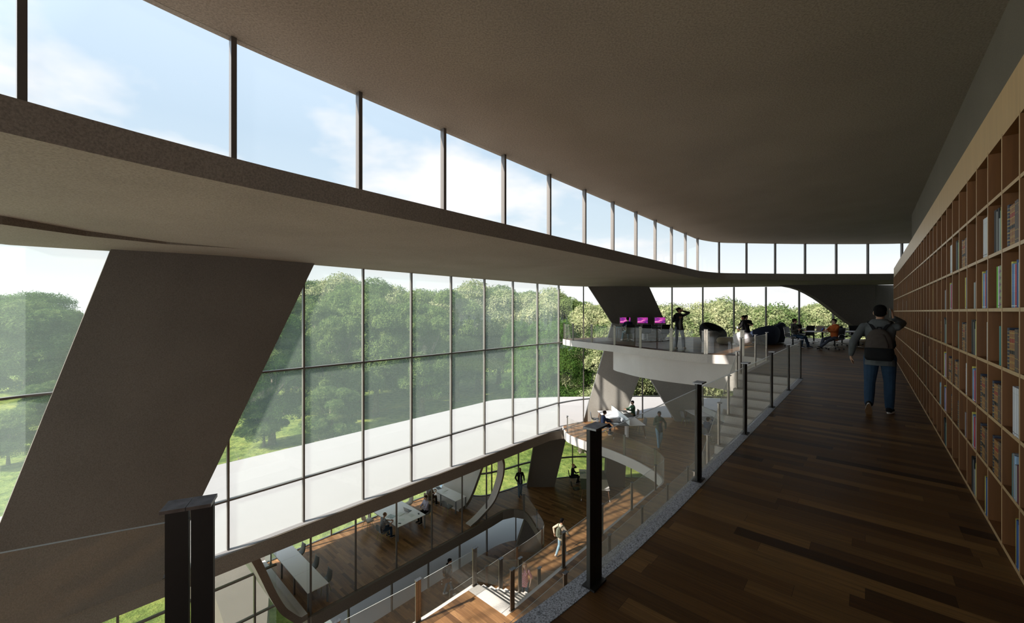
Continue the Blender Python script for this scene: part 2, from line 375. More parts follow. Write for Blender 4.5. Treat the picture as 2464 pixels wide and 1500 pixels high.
# floors ------------------------------------------------------------
near_edge = catmull([ST(-4.8, 4.0), ST(-3.8, 3.65), ST(-2.3, 3.0), ST(-0.85, 2.36), ST(0.31, 1.90), ST(1.2, 1.48), ST(2.2, 1.34), ST(3.4, 1.30), ST(5.0, 1.30)], 5)
lounge_edge = catmull([Vector((8.62, 13.45, 0)), Vector((8.75, 14.3, 0)), Vector((8.3, 14.95, 0)), Vector((7.5, 15.3, 0)), Vector((6.6, 16.4, 0)), Vector((5.77, 17.96, 0)), Vector((5.05, 19.5, 0)), Vector((4.1, 21.3, 0)), Vector((3.3, 23.0, 0)), Vector((3.05, 24.0, 0))], 5)
L0_outline = near_edge + [ST(11.96, 1.30), ST(11.96, 2.55), ST(15.7, 2.55)] + lounge_edge + [p for p in front_glass if p.x > 3.3 and p.y > 20] + [Vector((27.5, 12, 0)), ST(-4.85, -12)]
L0_poly = [(p.x, p.y) for p in L0_outline]
m = MB().prism(L0_poly, -0.34, -0.006, 0)
struct(m, 'trim_2', [M_conc])
# wood finish inside a granite margin
edge_in = offset_path(near_edge + [ST(11.96, 1.30)], -0.13)
wood_poly = [(p.x, p.y) for p in edge_in] + [tuple(ST(12.1, 2.42))[:2], tuple(ST(15.75, 2.42))[:2]] + [(p.x, p.y) for p in offset_path(lounge_edge, -0.06)] + [(p.x, p.y) for p in front_glass if p.x > 3.3 and p.y > 20] + [(27.5, 12), tuple(ST(-4.85, -12))[:2]]
struct(MB().prism(wood_poly, -0.005, 0.0), 'floor', M_floor)
gp = near_edge + [ST(11.96, 1.30)]
struct(MB().wall(offset_path(gp, -0.066), -0.30, 0.004, 0.125), 'trim_3', M_gran)
# pale drum below the lounge
drum = catmull([Vector((5.9, 22.2, 0)), Vector((5.42, 21.3, 0)), Vector((5.35, 20.6, 0)), Vector((5.56, 19.8, 0)), Vector((5.95, 18.6, 0)), Vector((6.7, 17.5, 0)), Vector((7.7, 16.45, 0)), Vector((8.6, 15.2, 0)), Vector((9.3, 13.6, 0)), ST(12.9, 2.0)], 4)
struct(MB().prism([(p.x, p.y) for p in drum] + [tuple(ST(12.9, 1.0))[:2], (16, 18), (12, 22.2)], -1.42, -0.34), 'wall_drum', M_drum)

# second floor
L2_edge = catmull([ST(-4.5, 8.2), ST(-3, 8.5), ST(0, 8.1), ST(3.45, 7.68), ST(5.2, 7.52), ST(6.95, 7.46)], 3)
L2_curve = catmull([ST(14.2, 6.2), ST(15.2, 6.2), ST(16.1, 6.22), ST(16.75, 6.7), ST(17.2, 7.4), ST(17.6, 8.2), ST(18.05, 9.6), ST(18.3, 11.06), ST(18.7, 12.45), ST(19.2, 13.1), ST(19.7, 13.6)], 5)
front2 = [p for p in front_glass if p.x > 2.9 and p.y > 20]
L2_out = L2_edge + [ST(6.95, 6.2)] + L2_curve + front2 + [Vector((27.5, 12, 0)), ST(-4.85, -12)]
struct(MB().prism([(p.x, p.y) for p in L2_out], L2-0.45, L2-0.006), 'trim_4', M_conc)
struct(MB().prism([(p.x, p.y) for p in offset_path(L2_edge, -0.5)[:-1] + [ST(6.5, 7.0), ST(6.5, 5.8), ST(14, 5.8)] + offset_path(L2_curve, -0.4) + front2 + [Vector((27, 12, 0)), ST(-4.6, -8)]], L2-0.465, L2-0.452), 'ceiling', M_bounce)  # unseen white sheet added under the slab to bounce light downwards
L2_in = offset_path(L2_edge, -0.10)[:-1] + [ST(6.62, 7.36), ST(6.62, 6.10)] + [ST(14, 6.12)] + offset_path(L2_curve, -0.07) + front2 + [Vector((27.5, 12, 0)), ST(-4.85, -12)]
struct(MB().prism([(p.x, p.y) for p in L2_in], L2-0.005, L2), 'floor', M_floor_lifted)
# third floor, with the glazed room
L3_edge = catmull([ST(-2.2, 12.4), ST(0, 12.2), ST(8, 12.0), ST(12.5, 12.0), ST(14.2, 11.95), ST(15.2, 11.97), ST(15.85, 12.1), ST(16.25, 12.45), ST(16.7, 13.1), ST(17.3, 14.0), ST(17.75, 14.9), ST(17.5, 15.6), ST(16.9, 15.9), ST(15.9, 15.86)], 4)
room_in = [ST(6.1, 15.86)]
L3_front = catmull([ST(6.12, 20.8), ST(8, 20.8), ST(14.6, 20.8), ST(16.2, 20.3), ST(16.9, 19.4), ST(17.4, 18.2), ST(18.9, 17.6), ST(20.8, 17.2), ST(22.6, 16.3), ST(24.1, 15.2), ST(25.3, 13.7), ST(27.2, 11.3), ST(29, 8.5)], 4)
L3_out = L3_edge + room_in + L3_front + [Vector((30, 16, 0)), ST(-4.85, -12), ST(-4.7, 5)]
struct(MB().prism([(p.x, p.y) for p in L3_out], L3-0.45, L3-0.006), 'trim_5', M_band)
struct(MB().prism([(p.x, p.y) for p in offset_path(L3_edge, -0.07)] + [(p.x, p.y) for p in [ST(6.1, 15.95)] + L3_front] + [(30, 16), tuple(ST(-4.85, -12))[:2], tuple(ST(-4.7, 5))[:2]], L3-0.005, L3), 'floor', M_floor_lifted)
# lowest floor
L4_front = catmull([ST(-6.5, 11), ST(-5, 14.5), ST(-2, 16.3), ST(2, 16.4), ST(8, 16.4), ST(15, 16.4), ST(17.2, 16.3), ST(18.4, 15.6), ST(19.6, 14.0), ST(21, 10.5)], 4)
struct(MB().prism([(p.x, p.y) for p in L4_front] + [tuple(ST(21, -6))[:2], tuple(ST(-8, -6))[:2]], L4-0.4, L4), 'floor', M_floor_lifted)

# white terrace roof over the glazed room, running on round the far side
terr_out = catmull([ST(-7, 17.8), ST(-5.5, 20.3), ST(-2, 21.7), ST(2, 21.8), ST(12, 21.8), ST(20, 21.8), ST(22.6, 21.6), Vector((2.4, 32.0, 0)), Vector((6.0, 32.3, 0)), Vector((12, 32.2, 0)), Vector((18, 31.4, 0)), Vector((24, 29.3, 0)), Vector((30, 25, 0))], 4)
terr_in = end_glass[14:-2] + [ST(s, 13.62) for s in (-0.4, 6, 12, 17)] + [ST(18.6, 13.62), ST(19.3, 13.5)] + [p for p in front_glass if p.x > 3.3 and p.y > 20]
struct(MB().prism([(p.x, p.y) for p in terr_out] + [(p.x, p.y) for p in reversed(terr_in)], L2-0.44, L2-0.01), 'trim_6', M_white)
struct(MB().prism([(p.x, p.y) for p in [ST(2.9, 13.8), ST(18.6, 13.8), ST(19, 17), ST(16, 20.7), ST(2.9, 20.7)]], L2-0.46, L2-0.445), 'ceiling', M_bounce)  # unseen white sheet added over the glazed room to bounce light in
band_path = [ST(-3.0, 11.7), ST(-1.8, 13.15)] + [ST(s, 13.60) for s in (-0.4, 6, 12, 15)] + [ST(17, 13.6), ST(18.4, 13.58), ST(19.2, 13.3), ST(19.6, 12.9)]
struct(MB().wall(band_path, L2-0.50, L2-0.02, 0.06), 'trim_7', M_band)
# band along the room's floor edge, arching over to the third floor
b2 = [ST(s, 15.80) for s in (6.2, 9, 12, 15)] + [ST(15.9, 15.80), ST(16.9, 15.84), ST(17.55, 15.55), ST(17.82, 14.9)]
struct(MB().wall(b2, L3-0.46, L3+0.02, 0.08), 'trim_8', M_band)
# lowest terrace outside
low_out = catmull([ST(7.9, 20.9), ST(10, 21.2), ST(16, 21.0), ST(20, 20.0), ST(23, 17), ST(25.5, 12)], 4)
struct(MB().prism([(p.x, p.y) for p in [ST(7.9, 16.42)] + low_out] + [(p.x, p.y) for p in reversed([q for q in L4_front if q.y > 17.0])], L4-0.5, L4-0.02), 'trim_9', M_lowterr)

# curved end shells of the glazed room ("ribbon")
def shell(name, prof_in, prof_out, depth, th, mat, flip=1, mat_edge=None):
    """prof_in: list of (s,t,z) along the edge curve; extruded outward by depth along n; thickness th"""
    m = MB(); n = len(prof_in); vs = []
    for i, (s, t, z) in enumerate(prof_in):
        a = prof_in[max(i-1, 0)]; b = prof_in[min(i+1, n-1)]
        ds, dz = b[0]-a[0], b[2]-a[2]; L = math.hypot(ds, dz) or 1; ns, nz = dz/L*flip, -ds/L*flip
        d = depth[i] if isinstance(depth, (list, tuple)) else depth
        vs += [ST(s, t, z), ST(s+ns*th, t, z+nz*th), ST(s+ns*th, t+d, z+nz*th), ST(s, t+d, z)]
    fs = []; mi = []
    for i in range(n-1):
        a, b = 4*i, 4*i+4
        m2 = [(a, b, b+1, a+1), (a+1, b+1, b+2, a+2), (a+2, b+2, b+3, a+3), (a+3, b+3, b, a)]
        fs += m2; mi += [1, 0, 1, 0]
    o = len(m.v); m.v += [tuple(p) for p in vs]; m.f += fs + [(0, 1, 2, 3), (4*n-1, 4*n-2, 4*n-3, 4*n-4)]; m.mi += mi + [0, 0]
    return struct(m, name, [mat, mat_edge or mat], smooth=False)
def on_line(px, py, t):          # where a measured sight line meets the wall plane at offset t
    k = (px-1232)/F_PX; Y = t/(UX-UY*k); return (k*Y, Y, EYE-(py-750)*Y/F_PX)
def to_st(p): return (UX*p[0]+UY*p[1], -UY*p[0]+UX*p[1], p[2])
rib_l = catmull([to_st(on_line(a_, b_, t_)) for a_, b_, t_ in ((592, 1334, 13.85), (600, 1345, 14.0), (615, 1370, 14.35), (630, 1400, 14.75), (650, 1440, 15.2), (672, 1474, 15.6), (690, 1489, 15.75))] + [(5.75, 15.82, -10.0), (6.1, 15.82, -10.02)], 4)
shell('wall_left_end', [tuple(p) for p in rib_l], None, [6.9-(p[1]-13.8) for p in rib_l], 0.22, M_conc, -1, M_band)
rib_r = catmull([(14.7, 13.7, L2-0.45), (15.35, 14.2, -6.4), (15.8, 14.7, -7.3), (16.0, 15.2, -8.3), (16.0, 15.55, -9.0), (15.75, 15.9, -9.6), (15.2, 16.0, -9.95), (14.6, 16.0, -10.1)], 4)
shell('wall_rib', [tuple(p) for p in rib_r], None, 0.42, 0.16, M_conc, 1, M_band)
rib_b = catmull([(19.2, 18.4, L2-0.45), (18.6, 18.3, -6.6), (17.9, 18.2, -7.8), (17.1, 18.0, -8.8), (16.4, 17.8, -9.5), (15.8, 17.7, -9.93), (15.2, 17.7, -10.05)], 4)
shell('wall_right_end', [tuple(p) for p in rib_b], None, 3.0, 0.2, M_conc, 1, M_band)
# concrete tongue outside below the terrace
def on_z(px, py, z): Y = F_PX*(EYE-z)/(py-750); return ((px-1232)/F_PX*Y, Y)
struct(MB().prism([on_z(a_, b_, -12.4) for a_, b_ in ((430, 1290), (650, 1290), (648, 1420), (640, 1530), (548, 1530), (516, 1433), (470, 1400))], GR-0.3, -12.4), 'trim_10', M_tongue)

# walls: behind the bookcase, round the back, lower back walls
struct(MB().wall([ST(-5, -1.16-0.15), ST(19.9, -1.16-0.15)], L4, CEIL, 0.3), 'wall_right', M_wallr)
struct(MB().wall([ST(19.75, -1.31), ST(19.75, -12)], L4, CEIL, 0.3), 'wall_right_return', M_wallr)
struct(MB().wall([Vector((26.5, 17, 0)), ST(19.7, -11.8)], L3, CEIL, 0.3), 'wall_far_side', M_wallr)
struct(MB().wall([ST(20.6, 15.4), ST(21.0, 9.0), ST(21.0, -3)], L4-0.3, L3-0.4, 0.2), 'wall_low_side', M_wallr)

# leaning concrete piers -------------------------------------------------
def pier(name, pts, th, outward, label, mat=None):
    """pts: corner points (x,y,z) in order; extruded by th along the outward plan direction"""
    m = MB(); o = Vector((outward[0], outward[1], 0)).normalized()*th; n = len(pts)
    vs = [Vector(p) for p in pts] + [Vector(p)+o for p in pts]
    m.add(vs, [tuple(range(n)), tuple(range(2*n-1, n-1, -1))] + [(i, (i+1) % n, n+(i+1) % n, n+i) for i in range(n)])
    ob = m.build(name, mat or M_col); tag(ob, label, 'pier'); return ob
NV = (-UY, UX)
def on_line(px, py, t):          # where the sight line of a measured direction meets the wall plane at offset t
    k = (px-1232)/F_PX; Y = t/(UX-UY*k); return (k*Y, Y, EYE-(py-750)*Y/F_PX)
def on_Y(px, py, Y): return ((px-1232)/F_PX*Y, Y, EYE-(py-750)*Y/F_PX)
tl = on_line(270, 597, 13.5); tr = on_line(757, 637, 13.5)
def zfix(p, z): return (p[0], p[1], z)
bl = on_line(0, 1262, 13.5); br = on_line(470, 1230, 13.5)
def extend(a, b, z):   # continue the line a->b down to height z
    f = (z-a[2])/(b[2]-a[2]); return tuple(a[i]+(b[i]-a[i])*f for i in range(3))
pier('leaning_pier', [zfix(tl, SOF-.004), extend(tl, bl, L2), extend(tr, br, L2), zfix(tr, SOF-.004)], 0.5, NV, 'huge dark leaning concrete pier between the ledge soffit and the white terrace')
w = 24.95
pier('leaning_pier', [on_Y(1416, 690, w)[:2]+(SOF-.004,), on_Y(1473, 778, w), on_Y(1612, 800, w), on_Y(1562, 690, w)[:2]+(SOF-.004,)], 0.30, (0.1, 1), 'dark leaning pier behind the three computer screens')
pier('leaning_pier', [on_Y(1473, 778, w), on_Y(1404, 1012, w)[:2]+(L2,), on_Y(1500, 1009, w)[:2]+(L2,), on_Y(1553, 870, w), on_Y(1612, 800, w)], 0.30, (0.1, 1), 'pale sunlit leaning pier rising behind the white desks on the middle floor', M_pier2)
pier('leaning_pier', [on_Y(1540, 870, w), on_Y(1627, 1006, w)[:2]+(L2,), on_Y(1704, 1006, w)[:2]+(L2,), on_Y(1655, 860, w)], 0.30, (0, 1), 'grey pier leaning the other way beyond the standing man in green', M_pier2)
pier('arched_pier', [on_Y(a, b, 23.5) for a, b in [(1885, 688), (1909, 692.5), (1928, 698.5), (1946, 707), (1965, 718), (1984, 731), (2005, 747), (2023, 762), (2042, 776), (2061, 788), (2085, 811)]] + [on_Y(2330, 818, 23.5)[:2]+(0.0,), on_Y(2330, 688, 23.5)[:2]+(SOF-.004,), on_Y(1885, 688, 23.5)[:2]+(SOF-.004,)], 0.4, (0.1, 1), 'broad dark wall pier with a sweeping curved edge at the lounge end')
w = 26.4
pier('leaning_pier', [on_Y(1294, 1045, w)[:2]+(L2-0.45,), on_Y(1268, 1166, w)[:2]+(L3,), on_Y(1334, 1166, w)[:2]+(L3,), on_Y(1372, 1045, w)[:2]+(L2-0.45,)], 0.5, (0, 1), 'dark leaning pier beside the man in the black jacket')
pier('leaning_pier', [on_Y(1463, 1050, w)[:2]+(L2-0.45,), on_Y(1457, 1166, w)[:2]+(L3,), on_Y(1503, 1166, w)[:2]+(L3,), on_Y(1513, 1045, w)[:2]+(L2-0.45,)], 0.5, (0, 1), 'short dark pier under the curved middle floor edge')
w = 22.9
pier('leaning_pier', [on_Y(1262, 1205, w)[:2]+(L3-0.45,), on_Y(1238, 1320, w)[:2]+(L4,), on_Y(1305, 1320, w)[:2]+(L4,), on_Y(1315, 1205, w)[:2]+(L3-0.45,)], 0.5, (0, 1), 'dark triangular pier under the curved end of the lower railing')

# glazing ---------------------------------------------------------------------
def glazing(name, glass_path, z0, z1, mull, transoms, gmat, mw=0.055, md=0.12, mmat=None, trim_w=0.05):
    r = root(name, (0, 0, 0), kind='structure')
    MB().wall(glass_path, z0, z1, 0.012).build('pane', gmat, r)
    for p, d in mull:
        a = math.atan2(d.y, d.x)
        MB().box((p.x, p.y, (z0+z1)/2), (mw, md, z1-z0), a).build('mullion', mmat or M_mull, r)
    for z in transoms:
        MB().wall(glass_path, z-trim_w/2, z+trim_w/2, md*1.15).build('transom', mmat or M_mull, r)
    return r
def mulls(path, step, start=0.0):
    pts = resample(path, 0.05); out = []; acc = -start
    n = len(pts); k = 0
    idx = start/0.05
    while idx < n-1:
        i = int(round(idx)); d = pts[min(i+1, n-1)]-pts[max(i-1, 0)]; out.append((pts[i], d)); idx += step/0.05
    return out
dS = Vector((UX, UY, 0))
def mulls_(path, step):
    pts = resample(path, 0.05); return [(pts[i], pts[min(i+1, len(pts)-1)]-pts[i-1]) for i in range(20, len(pts)-10, int(step/0.05))]
gl_a = end_glass[8:] + [ST(s, 13.83) for s in (6, 12, 19.7)]
m_a = [(ST(3.12+2.07*k, 13.83), dS) for k in range(-1, 9)] + [(p, d) for p, d in mulls_(end_glass[8:], 2.07)]
glazing('window_1', gl_a, L2, SOF, m_a, [-0.21, -3.82], M_glass)
gl_b = far_pts[i0:]
m_b = [(Vector(((px-1232)/F_PX*Y, Y, 0)), Vector((1, 0, 0))) for px, Y in ((1404, 24.85), (1546, 25.75), (1617, 25.85), (1691, 25.85), (1766, 25.6), (1843, 25.4), (1923, 25.0), (2005, 24.55), (2090, 23.9))]
glazing('window_2', gl_b, L2, SOF, m_b, [-0.21, -3.85], M_clear)
cl_m = [(ST(1.39+1.659*k, 5.93), dS) for k in range(12)]
cl_m += [(p, d) for p, d in [(ST(-0.27, 5.72), ST(1, 0.12)), (ST(-1.7, 5.38), ST(1, 0.25)), (ST(-2.9, 4.5), ST(1, .9))]]
cl_m += [(Vector(((px-1232)/F_PX*Y, Y, 0)), Vector((1, 0, 0))) for px, Y in ((1730, 19.62), (1796, 19.85), (1865, 20.0), (1937, 20.1), (2012, 20.12), (2088, 20.1), (2170, 20.0), (2260, 19.6))]
cl_open = [p for p in cl_curve if not (p.y < ST(-2.9, 4.5).y and p.x > ST(-2.9, 4.5).x-3 and (p.x*-UY+p.y*UX) < 4.4 and (p.x*UX+p.y*UY) < 2)]
cl_blocked = cl_curve[:len(cl_curve)-len(cl_open)+1]
struct(MB().wall(cl_blocked, LEDGE, CEIL, 0.12), 'wall_sun_block', M_wallr)  # unseen wall added to keep clerestory sun off the near corridor floor
glazing('window_3', cl_open, LEDGE-0.05, CEIL, cl_m, [], M_clearst, 0.06, 0.1, M_mull)
# glazed room, inner side
gr_in = [ST(s, 15.95) for s in (6.1, 9, 12, 15.9)]
m_in = [(ST(5.05+1.93*k, 15.95), dS) for k in range(1, 6)]
m_in = [(ST(s, 15.95), dS) for s in (6.25, 8.05, 9.98, 11.95, 13.9, 15.7)]
glazing('window_4', gr_in, L3, L2-0.44, m_in, [], M_clear, 0.055, 0.07)
m_o = mulls(L3_front, 2.07, 1.0)
glazing('window_5', L3_front, L3, L2-0.44, m_o, [], M_glass, 0.06, 0.1)
struct(MB().wall(L3_front, L3-0.02, L3+0.03, 0.10), 'trim_12', M_cap)
half = [p for p in L3_front if p.y > 24.2]
struct(MB().wall(half, L3+1.36, L3+1.44, 0.12), 'trim_11', M_mull)
glazing('window_6', L4_front, L4, L3-0.45, mulls(L4_front, 2.05, 0.95), [], M_clear, 0.06, 0.1)
lowleft = [ST(-6.5, 11), ST(-5, 14.5), ST(-2, 16.3), ST(2, 16.4), ST(5.2, 16.4)]
glazing('window_7', lowleft, L3-0.45, L2-0.44, [(ST(s, 16.4), dS) for s in (-1.4, 1.0, 2.8, 4.5)], [-7.75, -9.25], M_glass, 0.06, 0.1)

# stairs ------------------------------------------------------------------------
def stair(name, s0, t0, t1, z0, rise, tread, n, sdir, label, th=0.22):
    prof = [(0, 0)]
    for k in range(n):
        prof += [(k*tread, -(k+1)*rise), ((k+1)*tread, -(k+1)*rise)] if k < n-1 else [(k*tread, -(k+1)*rise)]
    low = [((n-1)*tread, -n*rise-0.02), (0, -th-0.1), (-0.3, -th-0.1), (-0.3, 0)]
    poly = prof + low
    m = MB(); k = len(poly)
    vs = [ST(s0+sdir*a, t0, z0+b) for a, b in poly] + [ST(s0+sdir*a, t1, z0+b) for a, b in poly]
    m.add(vs, [tuple(range(k)), tuple(range(2*k-1, k-1, -1))] + [(i, (i+1) % k, k+(i+1) % k, k+i) for i in range(k)])
    o = m.build(name, M_conc); tag(o, label, 'stairs'); return o
stair('concrete_staircase', 12.05, 1.42, 2.60, 0.0, 0.175, 0.28, 30, -1, 'grey concrete staircase dropping from the top floor beside the corridor railing')
stair('concrete_staircase', 6.92, 6.24, 7.42, L2+0.004, 0.176, 0.28, 27, 1, 'pale granite stairs going down in front of the girl in a pink shirt')

# glass railings -------------------------------------------------------------------
def make_post(h):
    m = MB(); w, t = 0.033, 0.012          # one flat bar widening into a foot plate
    prof = [(-w-0.002, -0.042, 0), (w+0.002, 0.042, 0), (-w-0.002, -0.042, 0.012), (w+0.002, 0.042, 0.012), (-w, -t, 0.0125), (w, t, 0.0125), (-w, -t, h), (w, t, h)]
    vs = []
    for (x0, y0, z), (x1, y1, _) in zip(prof[::2], prof[1::2]): vs += [(x0, y0, z), (x1, y0, z), (x1, y1, z), (x0, y1, z)]
    fs = [(3, 2, 1, 0), (12, 13, 14, 15)]
    for k in range(3):
        for i in range(4): fs.append((4*k+i, 4*k+(i+1) % 4, 4*k+4+(i+1) % 4, 4*k+4+i))
    m.add(vs, fs)
    c = MB().box((0, -0.010, h+0.006), (0.072, 0.088, 0.012))
    k = MB().box((0, 0.022, h-0.07), (0.05, 0.02, 0.06))
    return m.mesh('post', M_post), c.mesh('post_cap', M_cap), k.mesh('glass_clamp', M_post)
POSTS = {}
def railing(name, posts, label, glass_h=0.90, post_h=0.95, curve=None, pane_z=None, group=None, skip=(), nopanel=(), low=0.05):
    """posts: list of (Vector with z, direction)"""
    r = root(name, posts[0][0], label=label, cat='railing', group=group)
    if post_h not in POSTS: POSTS[post_h] = make_post(post_h)
    pm, cm, km = POSTS[post_h]; o0 = posts[0][0]
    if 'long glass railing' not in label:
        if 'light' not in POSTS:
            POSTS['light'] = tuple(x.copy() for x in POSTS[post_h])
            for x in (POSTS['light'][0], POSTS['light'][2]): x.materials[0] = M_post2
        pm, cm, km = POSTS['light']
    for i, (p, d) in enumerate(posts):
        if i in skip: continue
        dn = Vector((d.x, d.y, 0)).normalized()
        for sx in (-0.037, 0.037):
            po = bpy.data.objects.new('post', pm); C.objects.link(po); po.parent = r; po.location = p-o0+dn*sx; po.rotation_euler = (0, 0, math.atan2(d.y, d.x))
            for nm, me in (('post_cap', cm), ('glass_clamp', km))[:(2 if sx > 0 else 1)]:
                q = bpy.data.objects.new(nm, me); C.objects.link(q); q.parent = po
    for i in range(len(posts)-1):
        if i in nopanel: continue
        a, b = posts[i][0], posts[i+1][0]
        path = [a, b] if not curve else curve(a, b)
        d = (path[1]-path[0]).normalized()
        loc = [q-o0 for q in path]
        z0 = [q.z+low for q in loc]; z1 = [q.z+glass_h for q in loc]
        gpm = MB().wall(loc, z0, z1, 0.012); gpm.mi = [1 if (q % 4 == 2 and q < 4*(len(loc)-1)) else 0 for q in range(len(gpm.mi))]
        gpm.build('glass_panel', [M_rail, M_gedge], r)
    return r
def posts_on(path, step, start, zf):
    pts = resample([Vector((p.x, p.y, 0)) for p in path], 0.02); out = []; idx = start/0.02
    while idx < len(pts)-1:
        i = int(idx); d = pts[min(i+3, len(pts)-1)]-pts[max(i-3, 0)]; p = pts[i].copy(); p.z = zf; out.append((p, d)); idx += step/0.02
    return out, pts
def curved(pts, zf):
    def f(a, b):
        ia = min(range(len(pts)), key=lambda i: (pts[i].x-a.x)**2+(pts[i].y-a.y)**2)
        ib = min(range(len(pts)), key=lambda i: (pts[i].x-b.x)**2+(pts[i].y-b.y)**2)
        if ib < ia: ia, ib = ib, ia
        q = [Vector((p.x, p.y, zf)) for p in pts[ia:ib+1:8]]
        q.append(Vector((pts[ib].x, pts[ib].y, zf))); return q
    return f
rail0 = offset_path(near_edge, -0.066)
p0, pts0 = posts_on([p for p in rail0], 0.05, 0, 0.0)
def near_pt(x, y):
    i = min(range(len(pts0)), key=lambda i: (pts0[i].x-x)**2+(pts0[i].y-y)**2); return pts0[i].copy(), pts0[min(i+3, len(pts0)-1)]-pts0[max(i-3, 0)]
cor = []
for x, y in ((-4.1, 0.35), (-2.75, 1.0), (-1.16, 1.455)):
    p, d = near_pt(x, y); cor.append((p, d))
cor += [(ST(2.13+1.985*k, 1.235), dS) for k in range(6)]
cpts = [p for p in pts0 if p.y < ST(2.17, 1.235).y] + [ST(2.17, 1.235), ST(12.1, 1.235)]
def cor_curve(a, b):
    if a.y > 2.3: return [a, b]
    q = [p for p in cpts[:-2] if a.x < p.x < b.x][::6]; return [a] + q + [b]
railing('glass_railing', cor, 'long glass railing with black posts along the top corridor edge', curve=cor_curve, nopanel=(2,))
lp = [Vector((p.x, p.y, 0)) for p in offset_path(lounge_edge, -0.08)]
lpts = resample(lp, 0.02)
def at_px(pts, px):
    return min(range(len(pts)), key=lambda i: abs((pts[i].x/pts[i].y) - (px-1232)/F_PX))
lsel = []
for px in (1790, 1699, 1616, 1542, 1479, 1423.6, 1379, 1361):
    cand = [i for i in range(len(lpts)) if abs((lpts[i].x/lpts[i].y)-(px-1232)/F_PX) < 0.004]
    i = cand[len(cand)//2] if cand else (len(lpts)-1 if px < 1400 else 0)
    if px == 1790: i = min(range(len(lpts)), key=lambda i: (lpts[i]-Vector((8.5, 14.75, 0))).length)
    if px == 1361: i = max(range(len(lpts)), key=lambda i: lpts[i].y)
    lsel.append((lpts[i], lpts[min(i+4, len(lpts)-1)]-lpts[max(i-4, 0)]))
railing('glass_railing', lsel, 'curved glass railing round the lounge edge in front of the computer desk', curve=lambda a, b: [a, b] if a.y < 13.6 else curved(lpts, 0)(a, b))
railing('glass_railing', [(ST(11.85+1.85*k, 2.5), dS) for k in range(3)][:2] + [(ST(15.45, 2.5), dS)], 'short straight glass railing at the head of the stairs')
# stair guard, down the flight
sg = []
for k in range(9):
    s = 11.63-0.84*k; sg.append((ST(s, 2.54, -0.175*(int((12.05-s)/0.28)+1)+0.002), dS))
railing('stair_railing', sg, 'sloping glass guard running down beside the grey concrete stairs', low=0.2)
r2, r2p = posts_on(offset_path(L2_curve[5:], -0.08), 2.0, 0.35, L2)
l2path = [ST(6.86, 6.12), ST(14.2, 6.12)] + [Vector((p.x, p.y, 0)) for p in offset_path(L2_curve[5:], -0.08)]
l2p = resample(l2path, 0.02)
railing('glass_railing', [(Vector((l2p[i].x, l2p[i].y, L2)), l2p[min(i+3, len(l2p)-1)]-l2p[max(i-3, 0)]) for i in range(0, len(l2p)-1, 104)], 'glass railing sweeping round the curved middle floor edge', curve=curved(l2p, L2))
railing('glass_railing', [(ST(5.5+2.07*k, 5.14, L2), dS) for k in range(7)], 'straight glass railing with pale post caps on the walkway below the corridor')
l2n = [(Vector((p.x, p.y, L2)), d) for p, d in [(ST(6.85, 7.38), dS), (ST(5.2, 7.44), dS), (ST(3.45, 7.6), dS), (ST(1.6, 7.85), dS), (ST(-0.3, 8.15), dS)]]
railing('glass_railing', l2n, 'glass railing with brown posts beside the granite stair head')
sg = [(ST(s, 7.36, L2-0.176*(int((s-6.92)/0.28)+1)+0.008 if s > 6.8 else L2), dS) for s in (6.75, 7.78, 8.58, 9.46, 10.36, 11.2, 12.1, 12.94)]
railing('stair_railing', sg, 'sloping glass guard with steel posts down the granite stairs', skip=(0,), low=0.2)
l3path = offset_path(L3_edge, -0.05)
l3p = resample([Vector((p.x, p.y, 0)) for p in l3path if p.y > ST(9, 12).y and (p-ST(15.9, 15.8)).length > 1.2], 0.02)
railing('glass_railing', [(Vector((l3p[i].x, l3p[i].y, L3)), l3p[min(i+3, len(l3p)-1)]-l3p[max(i-3, 0)]) for i in range(20, len(l3p)-1, 96)], 'curved glass railing on the lower floor behind the walking man', curve=curved(l3p, L3))

# camera, sun, sky -------------------------------------------------------------
cam = bpy.data.cameras.new('camera'); co = bpy.data.objects.new('camera', cam); C.objects.link(co)
cam.sensor_width = 36.0; cam.lens = 36.0*F_PX/2464.0; cam.clip_start = 0.02; cam.clip_end = 3000
co.location = (0, 0, EYE); co.rotation_euler = (math.radians(90), 0, 0)
bpy.context.scene.camera = co
sun = bpy.data.lights.new('sun', 'SUN'); sun.energy = 11.0; sun.angle = math.radians(1.0); sun.color = (1.0, 0.92, 0.82)
so = bpy.data.objects.new('sun', sun); C.objects.link(so)
SUN_EL = math.radians(36)
sd = (ST(-0.96, 0.28)*math.cos(SUN_EL)).normalized()*math.cos(SUN_EL) + Vector((0, 0, math.sin(SUN_EL)))
so.rotation_euler = sd.to_track_quat('Z', 'Y').to_euler(); so.location = (-20, -20, 30)
w = bpy.data.worlds.new('sky'); bpy.context.scene.world = w; w.use_nodes = True; nt = w.node_tree; nt.nodes.clear(); L = nt.links.new
out = N(nt, 'ShaderNodeOutputWorld'); bg = N(nt, 'ShaderNodeBackground'); L(bg.outputs[0], out.inputs[0])
tc = N(nt, 'ShaderNodeTexCoord'); sp = N(nt, 'ShaderNodeSeparateXYZ'); L(tc.outputs['Generated'], sp.inputs[0])
cr = N(nt, 'ShaderNodeValToRGB'); e = cr.color_ramp.elements
e[0].position = 0.0; e[0].color = (1.05, 1.08, 1.1, 1); e[1].position = 0.8; e[1].color = (0.75, 0.88, 1.05, 1)
x = e.new(0.07); x.color = (0.84, 0.87, 0.88, 1); x = e.new(0.20); x.color = (0.58, 0.69, 0.77, 1); x = e.new(0.36); x.color = (0.50, 0.63, 0.76, 1)
L(sp.outputs[2], cr.inputs[0])
